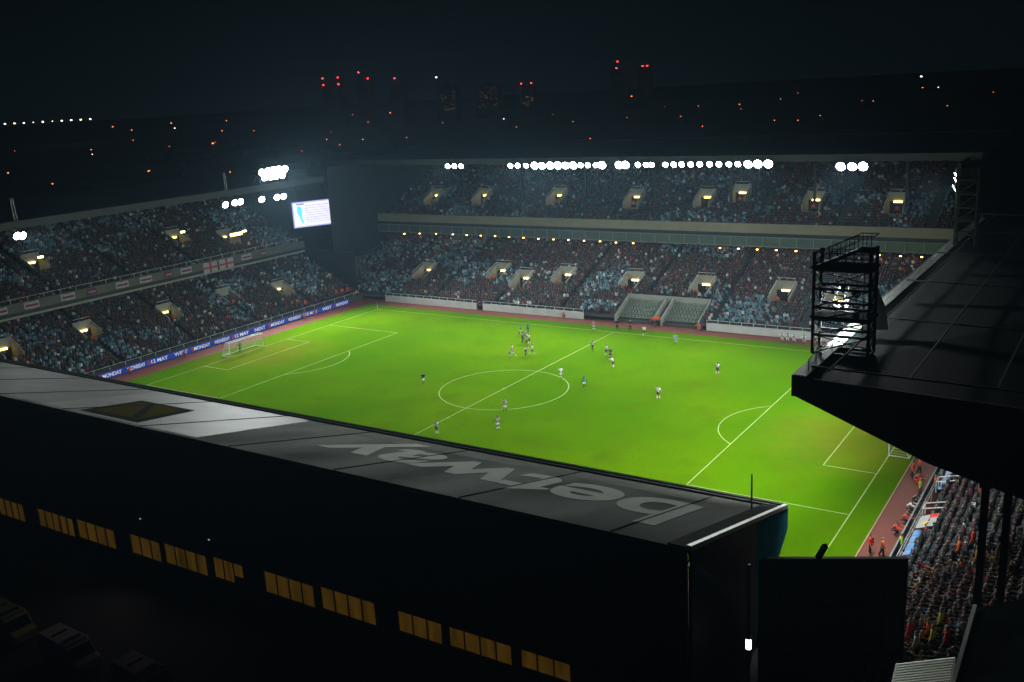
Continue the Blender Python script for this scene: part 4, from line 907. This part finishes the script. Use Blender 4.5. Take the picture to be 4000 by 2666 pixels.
# clothing colours: claret and pale blue favoured in patches, otherwise dark coats
def vnoise(x, y, s, seed):
    g_ = np.random.default_rng(seed).random((64, 64)); x = x/s+200; y = y/s+200; x0 = np.floor(x).astype(int); y0 = np.floor(y).astype(int); fx_ = x-x0; fy = y-y0
    fx_ = fx_*fx_*(3-2*fx_); fy = fy*fy*(3-2*fy)
    q = lambda a, b_: g_[a % 64, b_ % 64]
    return (q(x0, y0)*(1-fx_)+q(x0+1, y0)*fx_)*(1-fy)+(q(x0, y0+1)*(1-fx_)+q(x0+1, y0+1)*fx_)*fy
uu = np.array([S[i][2] for i in idx]); vv_ = np.array([S[i][3] for i in idx]); sd = sides[idx]
nz = vnoise(uu+(sd == 'left')*317, vv_*1.6, 10, 5)*.65+vnoise(uu+(sd == 'left')*91, vv_*1.4, 4, 9)*.35
pal = np.array([(.030, .034, .036), (.045, .047, .048), (.06, .045, .035), (.05, .05, .045), (.11, .018, .03), (.09, .03, .04), (.10, .22, .29), (.17, .31, .38), (.6, .62, .64), (.45, .45, .45), (.35, .06, .05), (.35, .28, .1)])
pd = np.array([.26, .19, .12, .10, .15, .10, .012, .004, .022, .02, .012, .006]); pd /= pd.sum()
pb = np.array([.10, .08, .05, .05, .05, .04, .30, .22, .06, .04, .01, .00]); pb /= pb.sum()
ch1 = rng.choice(12, N, p=pd); ch2 = rng.choice(12, N, p=pb); usb = (nz > .575) | ((sd == 'left') & (vv_ < 70) & (uu < -12) & (nz > .28))
ch = np.where(usb, ch2, ch1); tc_ = pal[ch]*rng.uniform(.6, 1.35, (N, 1))
lc = np.tile(np.array([[.02, .022, .03]]), (N, 1))*rng.uniform(.5, 2, (N, 1))
sk_ = np.array([(.30, .21, .17), (.24, .16, .125), (.10, .055, .04), (.05, .035, .025), (.25, .2, .14)]); hcs = sk_[rng.choice(5, N, p=[.34, .22, .08, .24, .12])]
CC = np.ones((N, nv, 4), np.float32); CC[:, tk == 0, :3] = tc_[:, None]; CC[:, tk == 1, :3] = lc[:, None]; CC[:, tk == 2, :3] = hcs[:, None]
loops = []; starts = []; tot = []; s0 = 0
for f_ in tf: starts.append(s0); tot.append(len(f_)); s0 += len(f_)
fl = np.concatenate([np.array(f_) for f_ in tf]); nl = len(fl); nf = len(tf)
me = bpy.data.meshes.new('crowd'); me.vertices.add(N*nv); me.vertices.foreach_set('co', VX.astype(np.float32).ravel())
me.loops.add(N*nl); me.loops.foreach_set('vertex_index', (fl[None]+np.arange(N)[:, None]*nv).ravel().astype(np.int32))
me.polygons.add(N*nf); me.polygons.foreach_set('loop_start', (np.array(starts)[None]+np.arange(N)[:, None]*nl).ravel().astype(np.int32)); me.polygons.foreach_set('loop_total', np.tile(tot, N).astype(np.int32))
me.update(calc_edges=True)
at = me.color_attributes.new('cloth', 'FLOAT_COLOR', 'POINT'); at.data.foreach_set('color', CC.ravel())
cmt = bpy.data.materials.new('crowd_clothes'); cmt.use_nodes = True; t = cmt.node_tree; b = t.nodes['Principled BSDF']; b.inputs['Roughness'].default_value = .85
an = t.nodes.new('ShaderNodeAttribute'); an.attribute_name = 'cloth'; t.links.new(an.outputs['Color'], b.inputs['Base Color']); me.materials.append(cmt)
crowd = link('crowd', me); tag(crowd, 'packed seated fans in dark, claret and pale blue filling every stand', 'crowd', kind='stuff')
# empty plastic seats showing in the gaps
E0 = np.where(~occ & (sides != 'right'))[0]; b = MB()
for i in E0:
    x, y, z = pts[i]; a = face[sides[i]]; c_, s_ = math.cos(a), math.sin(a)
    def W(px_, py_, pz): return (x+px_*c_-py_*s_, y+px_*s_+py_*c_, z+pz)
    b.add([W(-.22, -.2, .42), W(.22, -.2, .42), W(.22, .2, .42), W(-.22, .2, .42), W(-.22, .24, .85), W(.22, .24, .85)], [(0, 1, 2, 3), (3, 2, 5, 4)])
o = b.build('empty_seats', mat('seat_blue', (.12, .28, .38), .45, var=.5, scale=.2)); tag(o, 'scattered empty blue plastic seats between the fans', 'seats', kind='stuff')
print('crowd', N, 'individuals', len(ind), 'verts', N*nv)

# ------------------------------------------------------------------ front of the right block
t = empty('seat_cover', (59.2, -26.5, 1.0)); tag(t, 'blue tarpaulin strip over the near front seats of right block', 'seat cover', 'blue covers on front seats')
def tarp(t, L):
    n_ = int(L/.5); vs = []
    for i in range(n_+1):
        y = -L/2+L*i/n_; h = .12*math.sin(i*2.1); vs += [(-.45, y, -.1), (-.3, y, .38+h*.5), (.3, y, .62+h), (.6, y, .3)]
    fs = []
    for i in range(n_):
        for j in range(3): fs.append((4*i+j, 4*i+4+j, 4*i+5+j, 4*i+1+j))
    b = MB(); b.add(vs, fs); return b.build('cloth', mat('tarp_blue', (.03, .20, .50), .5, var=.4, scale=2), t)
tarp(t, 5)
t = empty('seat_cover', (59.4, -10.5, 1.0)); tag(t, 'blue tarpaulin strip over the far front seats of right block', 'seat cover', 'blue covers on front seats'); tarp(t, 7)
t = empty('flag', (59.7, -22.8, 1.6)); tag(t, 'white flag with red end and yellow badge spread over front seats', 'flag')
b = MB(); b.prism([(-.7, -1.4, .15), (.8, -1.4, .75), (.8, 1.2, .8), (-.7, 1.2, .2)], [(-.7, -1.4, .17), (.8, -1.4, .77), (.8, 1.2, .82), (-.7, 1.2, .22)]); b.build('cloth', MATS['flag_white'], t)
b = MB(); b.prism([(.1, .5, .53), (.8, .5, .80), (.8, 1.2, .835), (.1, 1.2, .56)], [(.1, .5, .55), (.8, .5, .82), (.8, 1.2, .855), (.1, 1.2, .58)]); b.build('red_end', RD, t)
b = MB(); b.prism([(-.3, -.9, .36), (.3, -.9, .59), (.35, -.2, .62), (-.25, -.2, .38)], [(-.3, -.9, .38), (.3, -.9, .61), (.35, -.2, .64), (-.25, -.2, .40)]); b.build('badge', YL, t)
for k, (y, lb) in enumerate([(-20.3, 'white tubular rail round the near gangway of right block'), (-13.6, 'white tubular rail round the far gangway of right block')]):
    t = empty('guard_rail', (58.9, y, 0.9)); tag(t, lb, 'guard rail', 'guard rails of the right block')
    b = MB()
    for dy in (0, 1.3): b.bar((0, dy, 0), (0, dy, 1.1), .07); b.bar((1.9, dy, .4), (1.9, dy, 1.6), .07); b.bar((0, dy, 1.1), (1.9, dy, 1.6), .07)
    b.bar((0, 0, 1.1), (0, 1.3, 1.1), .07); b.build('rail', MATS['white_metal'], t)
# stewards among the near end of the block
NS = [((63.5, -43.8, 0), OR, 'round orange-hooded steward, largest in the near block end'), ((62.3, -43.7, 0), RD, 'red-hooded steward at the left of the near block end'), ((64.9, -45.7, 0), RD, 'red-jacketed steward by white barrier in the near block end'),
      ((64.0, -45.2, 0), HV, 'yellow-jacketed officer amid red stewards in near block end'), ((64.1, -42.8, 0), HV, 'second yellow-jacketed officer a row above in near block end'), ((63.1, -45.8, 0), WH, 'steward in pale shirt below the red ones in near block end'), ((64.3, -30.1, 0), RD, 'red-jacketed steward between the dark columns of right block'), ((63.4, -30.5, 0), OR, 'orange-jacketed steward left of the dark column in right block'), ((65.1, -34.0, 0), YL, 'amber-jacketed steward right of the dark column in right block')]
for p_, ja, lb in NS: person((p_[0], p_[1], 1.0+(int((p_[0]-59.6)/.78))*.40), -1.5, 'wide', suit(ja, BK), lb, 'stewards in the right block', scale=(1.7, 1.7, 1.2))
# tall dark columns carrying the roof end
for k, (x, y, lb) in enumerate([(66.3, -43.9, 'leftmost thick dark column in front of the right crowd'), (67.6, -43.9, 'middle thick dark column in front of the right crowd'), (69.4, -43.9, 'rightmost thick dark column in front of the right crowd')]):
    t = empty('steel_column', (x, y, 0)); tag(t, lb, 'column', 'columns at the right stand end')
    b = MB(); b.box(-.22, .22, -.22, .22, 0, 15.5); b.build('shaft', black, t)
    b = MB(); b.box(-.4, .4, -.4, .4, 0, .6); b.box(-.35, .35, -.35, .35, 14.8, 15.4); b.build('flange', steel, t)
cwm = mat('core_wall', (.010, .012, .012), .9, var=.5, scale=.3); cwm.node_tree.nodes['Principled BSDF'].inputs['Specular IOR Level'].default_value = 0
st2 = empty('stair_core', (68, -56, 0)); tag(st2, 'dark enclosed stair block with pale edge trims at right', 'stair block')
b = MB(); b.prism([(66.6, -47.5, 0), (74, -44.5, 0), (74, -58, 0), (66.8, -60, 0)], [(66.6, -47.5, 8.2), (74, -44.5, 10.6), (74, -58, 10.6), (66.8, -60, 8.2)]); o = b.build('wall', cwm, None); o.parent = st2; o.location = (-68, 56, 0)
b = MB(); b.bar((66.55, -47.5, 8.4), (66.75, -60, 8.4), .22, .12); b.bar((66.75, -60.1, 8.3), (74, -58.1, 10.7), .3, .3); o = b.build('trim', MATS['pale_trim'], st2); o.location = (-68, 56, 0)
t = empty('added_eave_lamp', (53.2, -60.6, 14.2)); tag(t, 'small added lamp bracketed off the near roof rear corner, lighting wall and cabin', 'lamp')  # lamp added to whiten the cabin roof, which the floodlights miss
b = MB(); b.box(-.15, .1, -.15, .15, -.15, .15); b.build('lamp_case', steel, t); b = MB(); b.box(.101, .12, -.1, .1, -.1, .1); b.build('bulb', mat('added_eave_bulb', (.5, .5, .5), .4, emit=(.9, 1, .9), es=.08), t)
s_l = bpy.data.lights.new('lamp_beam', 'SPOT'); s_l.energy = 2600; s_l.spot_size = R(44); s_l.spot_blend = 1; s_l.shadow_soft_size = .15; s_l.color = (.92, 1, .9)
o = bpy.data.objects.new('lamp_beam', s_l); COL.objects.link(o); o.parent = t; o.location = (.3, 0, 0); o.rotation_euler = (Vector((65.9, -61.0, 10.5))-Vector((53.4, -60.6, 14.2))).to_track_quat('-Z', 'Y').to_euler()
# white ribbed cabin in the bottom right corner
lc_ = empty('ribbed_cabin', (65.75, -60.0, 0)); tag(lc_, 'white ribbed metal cabin roof at the bottom right corner', 'cabin')
def cz(x, q): return (x*1.0, .2+x*.16-q*2.6, 11.25+x*.36-q*1.5)
b = MB(); n_ = Vector((-.30, -.42, .86)).normalized()
for i in range(20):
    q = i/20; p0, p1, p2, p3 = [Vector(cz(x, qq)) for x, qq in ((-1.3, q), (1.3, q), (1.3, q+.027), (-1.3, q+.027))]
    b.prism([p0, p1, p2, p3], [p+n_*.05 for p in (p0, p1, p2, p3)])
b.build('ribs', mat('ribbed_white', (.80, .82, .76), .6, var=.1), lc_)
b = MB(); c4 = [Vector(cz(x, q)) for x, q in ((-1.32, -.01), (1.32, -.01), (1.32, 1.0), (-1.32, 1.0))]; b.prism([p-n_*.1 for p in c4], [p-n_*.002 for p in c4]); b.build('roof', mat('cabin_groove', (.03, .032, .03), .8), lc_)
b = MB(); p0, p1 = Vector(cz(-1.34, -.03)), Vector(cz(1.34, -.03)); b.bar(p0, p1, .1, .12); b.bar(p1, Vector(cz(1.34, 1.0)), .07, .07); b.bar(p0, Vector(cz(-1.34, 1.0)), .07, .07); b.build('edge_trim', MATS['ribbed_white'], lc_)
b = MB(); b.prism([(x, y, 0) for x, y, z in (cz(-1.25, .03), cz(1.25, .03), cz(1.25, .97), cz(-1.25, .97))], [(x, y, z-.15) for x, y, z in (cz(-1.25, .03), cz(1.25, .03), cz(1.25, .97), cz(-1.25, .97))]); b.build('wall', black, lc_)
# near roof corner: thin mast, and a lit lamp post by the wall
t = empty('mast', (51.6, -45.2, 10.9)); tag(t, 'thin dark mast standing on the near roof corner', 'mast')
b = MB(); b.tube((0, 0, -.3), (0, 0, 2.6), .07, .05); b.build('pole', steel, t); b = MB(); b.box(-.2, .2, -.2, .2, -.3, -.15); b.build('base_plate', steel, t)
t = empty('lamp_post', (55.9, -58, 0)); tag(t, 'green-lit post with white glowing lamp head beside the dark wall', 'lamp post')
b = MB(); b.tube((0, 0, 0), (0, 0, 13.6), .11, .09); b.build('pole', mat('lit_green_post', (.10, .14, .03), .5), t)  # yellow-green light falling on the post put into its colour
b = MB(); b.tube((0, 0, 8.15), (0, 0, 8.85), .17, .17, 8); b.build('bulb', mat('post_lamp', (.9, .9, .9), .3, emit=(.9, 1, .95), es=3), t)
b = MB(); b.tube((0, 0, 8.86), (0, 0, 8.95), .24, .2, 8); b.tube((0, 0, 8.05), (0, 0, 8.14), .24, .2, 8); b.build('lamp_cage', steel, t)
for k, (y, z) in enumerate([(16.6, 25.8), (-24.8, 26.0)]):
    t = empty('mast', (-72, y, z-.6)); tag(t, ['pale mast on left roof beside the bright trio', 'pale mast on left roof at the left picture edge'][k], 'mast', 'masts on the left roof')
    b = MB(); b.bar((0, -.25, 0), (0, -.25, 3.6), .07); b.bar((0, .25, 0), (0, .1, 3.6), .07)
    for i in range(7): b.bar((0, -.25, .4+i*.45), (0, .25-.02*i, .6+i*.45), .04)
    b.build('lattice', mat('galvanised', None), t); b = MB(); b.box(-.3, .3, -.5, .5, -.1, .1); b.build('base_plate', steel, t)

# ------------------------------------------------------------------ parked vans behind the near stand
def van(loc, rz, label, body, roofc):
    t = empty('parked_van', loc, rz); tag(t, label, 'van', 'vans parked behind the near stand')
    W_ = .98
    prof = [(-2.6, .45), (-2.6, 2.05), (-2.45, 2.25), (1.3, 2.3), (1.75, 2.1), (2.25, 1.3), (2.85, 1.1), (2.9, .45)]
    b = MB(); b.prism([(x, -W_, z) for x, z in prof], [(x, W_, z) for x, z in prof]); o = b.build('body', body, t)
    md = o.modifiers.new('b', 'BEVEL'); md.width = .06; md.segments = 2
    b = MB(); b.box(-2.35, 1.2, -W_+.1, W_-.1, 2.3, 2.33); b.build('roof', roofc, t)
    b = MB(); b.prism([(1.36, -.85, 2.28), (1.8, -.88, 2.06), (2.27, -.9, 1.32), (2.24, -.9, 1.32)], [(1.36, .85, 2.28), (1.8, .88, 2.06), (2.27, .9, 1.32), (2.24, .9, 1.32)]); b.build('windscreen', mat('van_glass', (.01, .012, .014), .1, var=0), t)
    b = MB(); b.box(-1.0, -.7, -.6, .6, 2.335, 2.36); b.build('roof_marking', BK, t); b = MB(); b.box(.6, .95, -.75, .75, 2.335, 2.42); b.build('roof_bar', BK, t)
    for x in (-1.8, 1.9):
        for s in (-1, 1):
            b = MB(); b.tube((x, s*.78, .36), (x, s*1.0, .36), .36, n=16); w_ = b.build('wheel', mat('tyre', (.015, .015, .015), .8, var=0), t)
            b = MB(); b.tube((x, s*1.005, .36), (x, s*1.02, .36), .2, n=12); b.build('rim', mat('galvanised', None), w_)
    for s in (-1, 1):
        b = MB(); b.box(2.9, 2.94, s*.75-.15, s*.75+.15, .7, .9); b.build('headlight', mat('lamp_off', (.5, .5, .48), .2, var=0), t)
        b = MB(); b.box(-2.64, -2.6, s*.85-.08, s*.85+.08, .9, 1.4); b.build('tail_light', mat('tail_off', (.3, .02, .02), .3, var=0), t)
pw = mat('van_white', (.55, .52, .55), .35, var=.06); pg = mat('van_grey', (.32, .33, .30), .35, var=.06); pyl = mat('van_yellow', (.50, .45, .20), .35, var=.06)
van((7.2, -71.6, 0), -.05, 'white-roofed van with dark roof bars, brightest of the three', pw, mat('van_roof_white', (.70, .62, .66), .4, var=.1))
van((16.0, -71.3, 0), -.05, 'dim grey-roofed van nearest the bottom edge', pg, mat('van_roof_grey', (.34, .35, .32), .4, var=.1))
van((-1.2, -71.6, 0), -.05, 'yellowish van cut by the left picture edge', pyl, mat('van_roof_yellow', (.42, .42, .26), .4, var=.1))
# weak light so the van roofs read, from lamps added to the rear facade
for k, x in enumerate((2.0, 11.0)):
    t = empty('wall_lamp', (x, -60.4, 6.2)); tag(t, '%s dim added bulkhead lamp on the dark rear wall above the vans' % ['left', 'right'][k], 'lamp', 'added rear wall lamps')
    b = MB(); b.box(-.15, .15, -.02, .1, -.08, .08); b.build('lamp_case', steel, t)
    b = MB(); b.box(-.1, .1, -.06, -.021, -.05, .05); b.build('bulb', mat('added_wall_bulb', (.5, .4, .3), .4, emit=(1, .75, .6), es=.3), t)
    s = bpy.data.lights.new('added_lamp_glow', 'SPOT'); s.energy = 150 if k == 0 else 50; s.color = (1, .72, .66); s.spot_size = R(120); s.spot_blend = 1; s.shadow_soft_size = .2
    o = bpy.data.objects.new('added_lamp_glow', s); COL.objects.link(o); o.parent = t; o.location = (0, -.2, 0); o.rotation_euler = Vector((0.1, -1, -.45)).to_track_quat('-Z', 'Y').to_euler()

# ------------------------------------------------------------------ the town beyond
sod = {'amber': mat('sodium', (.9, .4, .1), .4, emit=(1, .20, .04), es=5), 'white': mat('town_white', (.9, .9, .9), .4, emit=(1, .82, .6), es=8), 'red': mat('beacon_red', (.9, .05, .05), .4, emit=(1, .02, .03), es=18)}
CP = camp
def lamp_mesh(rad, h):
    p = MB(); p.tube((0, 0, 0), (0, 0, h), .12, .08, 6); p.bar((0, 0, h), (0, -1.2, h+.15), .1)
    return p.mesh('pole', steel)
pole7 = lamp_mesh(.1, 7)
def head_mesh(m_):
    b = MB(); n = 8; r = 1.0
    b.tube((0, 0, .35), (0, 0, -.35), .7, .9, n); b.tube((0, 0, -.35), (0, 0, -.6), .9, .5, n); return b.mesh('lamp_head', m_)
heads = {k: head_mesh(v) for k, v in sod.items()}
city = [(-498, 251, 7, 1.0), (-416, 255, 7, 1.1), (-701, 543, 7, .9), (-551, 247, 7, .6), (-293, 122, 7, .6), (-816, 486, 7, .5), (-976, 499, 7, .3), (-1240, 810, 22, .6), (-1180, 870, 22, .6), (-1186, 880, 14, .5), (-1230, 835, 15, .5), (-1044, 860, 22, .5), (-1091, 890, 7, .5), (-724, 509, 7, .3), (-337, 247, 7, .4), (-558, 554, 7, .5), (-464, 470, 7, .3), (-837, 980, 20, .6), (-610, 930, 7, .4), (-419, 768, 7, .4), (-629, 1300, 22, .5), (-617, 1312, 22, .7), (-315, 801, 7, .4), (-435, 1141, 7, .4), (-379, 1144, 7, .5), (-316, 1190, 17, .3), (-189, 1051, 7, .4), (-180, 1400, 12, .4), (-208, 1440, 12, .5), (-439, 403, 7, .3), (-710, 760, 24, .3), (-880, 1293, 7, .3), (-172, 650, 7, .3), (-150, 638, 7, .3), (-499, 537, 7, .5)]+[(float(CP[0]+math.sin(a_)*d_), float(CP[1]+math.cos(a_)*d_), 7, z_) for a_, d_, z_ in [(-1.02+.0375*i_, 560+((i_*37) % 11)*95, .18+.1*((i_*7) % 3)) for i_ in range(34)]]
bear = [math.atan2(x-CP[0], y-CP[1]) for x, y, *_ in city]; rank = {k: r for r, k in enumerate(sorted(range(len(city)), key=lambda q: bear[q]))}
def nth(n_): return '%d%s' % (n_, 'th' if 10 < n_ % 100 < 14 else {1: 'st', 2: 'nd', 3: 'rd'}.get(n_ % 10, 'th'))
for k, (x, y, z, s) in enumerate(city):
    t = empty('street_lamp', (x, y, z-7)); tag(t, 'distant %s street lamp in the dark town, %s counting from the left' % ('orange' if k % 9 else 'pale', nth(rank[k]+1)), 'street lamp', 'distant street lamps of the town')
    link('pole', pole7, t)
    hd = link('lamp_head', heads['amber' if k % 9 else 'white'], t, (0, -1.2, 7)); d_ = math.hypot(x-CP[0], y-CP[1]); hd.scale = (max(.4, s*d_/850),)*3
# a lit row of ten pale lamps on the hill road at the left
for k in range(10):
    x, y = -1412+(k+3.6)*11.0*1.12, 690+(k+3.6)*6.5*1.17
    t = empty('street_lamp', (x, y, 28)); tag(t, '%s pale lamp from the left in the even hillside row' % ORD[k], 'street lamp', 'row of pale lamps on the left hillside')
    link('pole', pole7, t); hd = link('lamp_head', heads['white'], t, (0, -1.2, 7)); hd.scale = (1.5 if k not in (3, 5) else .8,)*3
for (x, y, z, lb) in [(-870, 1137, 68, 'single yellow-white light just above the skyline left of centre'), (-231, 1550, 27, 'single white light above the skyline at the right')]:
    t = empty('mast_light', (x, y, 0)); tag(t, lb, 'light')
    b = MB(); b.tube((0, 0, 0), (0, 0, z), .8, .4, 6); b.build('mast', steel, t); hd = link('lamp_head', heads['white'], t, (0, 0, z)); hd.scale = (1.6,)*3
wl = mat('town_window', (.3, .2, .1), .5, emit=(1, .55, .25), es=.12)
twr = mat('tower_block', (.06, .07, .08), .8, var=.2, scale=.05)
def block(x, y, w_, d_, h, label, beacons, wins=0, rz=.3):
    t = empty('tower_block', (x, y, 0), rz); tag(t, label, 'tower block', 'tower blocks on the skyline')
    b = MB(); b.box(-w_/2, w_/2, -d_/2, d_/2, 0, h); b.box(-w_/6, w_/6, -d_/6, d_/6, h, h+3); b.build('wall', twr, t)
    b = MB(); b.box(-w_/2-.4, w_/2+.4, -d_/2-.4, d_/2+.4, h-.6, h+.004); b.build('roof', darkm, t)
    if wins:
        for i in range(wins):
            xx = random.uniform(-w_/2+2, w_/2-2); zz = random.uniform(h*.3, h*.95); b = MB(); b.box(xx-.9, xx+.9, -d_/2-.08, -d_/2-.01, zz-.6, zz+.6); b.build('window', wl, t)
    for (bx, by, bz) in beacons:
        bb = MB(); bb.bar((bx, by, h if bz > h else bz), (bx, by, bz), .3); mb_ = bb.build('beacon_mast', steel, t)
        q = link('beacon', heads['red'], mb_, (bx, by, bz)); q.scale = (1.4,)*3
block(-1006, 1050, 30, 22, 72, 'tower block with four red beacons left of centre skyline', [(-13, -11.5, 76), (13, -11.5, 76), (-13, -11.5, 66), (13, -11.5, 66)], 3)
block(-965, 1078, 22, 20, 70, 'slimmer tower block with two red beacons right of the four-beacon one', [(-6, -10.5, 82), (9, -10.5, 72)], 3)
block(-922, 1104, 22, 20, 66, 'low tower block with one red beacon', [(0, -10.5, 70)], 4)
block(-750, 1215, 24, 20, 46, 'tower block with a level pair of red beacons at centre', [(-8, -10.5, 51), (8, -10.5, 51)], 16)
block(-633, 1300, 22, 20, 64, 'tower block with two stacked red beacons right of centre', [(0, -10.5, 76), (-2, -10.5, 66)], 3)
block(-597, 1322, 22, 20, 62, 'tower block with two close red beacons right of centre', [(-3, -10.5, 67), (4, -10.5, 67)], 3)
block(-800, 1176, 40, 20, 52, 'broad block with faint rows of lit windows below skyline', [], 26)
block(-848, 1140, 26, 20, 54, 'narrower block with faint lit windows below skyline', [], 22)
# dark terraces of houses between
hw, hrf = mat('house_wall', (.05, .045, .04), .9, var=.3, scale=.1), mat('house_roof', (.03, .03, .034), .8, var=.3, scale=.1)
hb = MB(); hb.box(-16, 16, -4.5, 4.5, 0, 6); hwm = hb.mesh('wall', hw)
hb = MB(); hb.prism([(-16.3, -5, 6), (-16.3, 5, 6), (-16.3, 0, 9)], [(16.3, -5, 6), (16.3, 5, 6), (16.3, 0, 9)]); hrm = hb.mesh('roof', hrf)
hb = MB(); hb.box(-4.4, -3.6, -.5, .5, 8, 10.3); hcm = hb.mesh('chimney', hw)
k = 0
for i in range(7):
    for j in range(6):
        x = -190-i*52-j*9; y = 60+j*62+i*12
        t = empty('terraced_house', (x, y, 0), .35+random.uniform(-.05, .05)); tag(t, 'dark row of terraced houses in the unlit town beyond the left stand, barely visible', 'house', 'dark terraces beyond the left stand')
        link('wall', hwm, t); rf = link('roof', hrm, t); link('chimney', hcm, rf); k += 1

# ------------------------------------------------------------------ air
hz = MB(); hz.box(-1600, 400, -260, 1750, -1.05, 130)
def haze():
    ma = bpy.data.materials.new('haze'); ma.use_nodes = True; t = ma.node_tree; t.nodes.remove(t.nodes['Principled BSDF'])
    pv = t.nodes.new('ShaderNodeVolumePrincipled'); pv.inputs['Color'].default_value = (.45, .74, 1.0, 1); pv.inputs['Density'].default_value = HAZE; pv.inputs['Anisotropy'].default_value = .35
    t.links.new(pv.outputs[0], t.nodes['Material Output'].inputs['Volume']); return ma
if HAZE > 0:
    o = hz.build('haze', haze()); o['kind'] = 'stuff'; o['label'] = 'faint night mist lit by the floodlights over the whole ground'; o['category'] = 'haze'
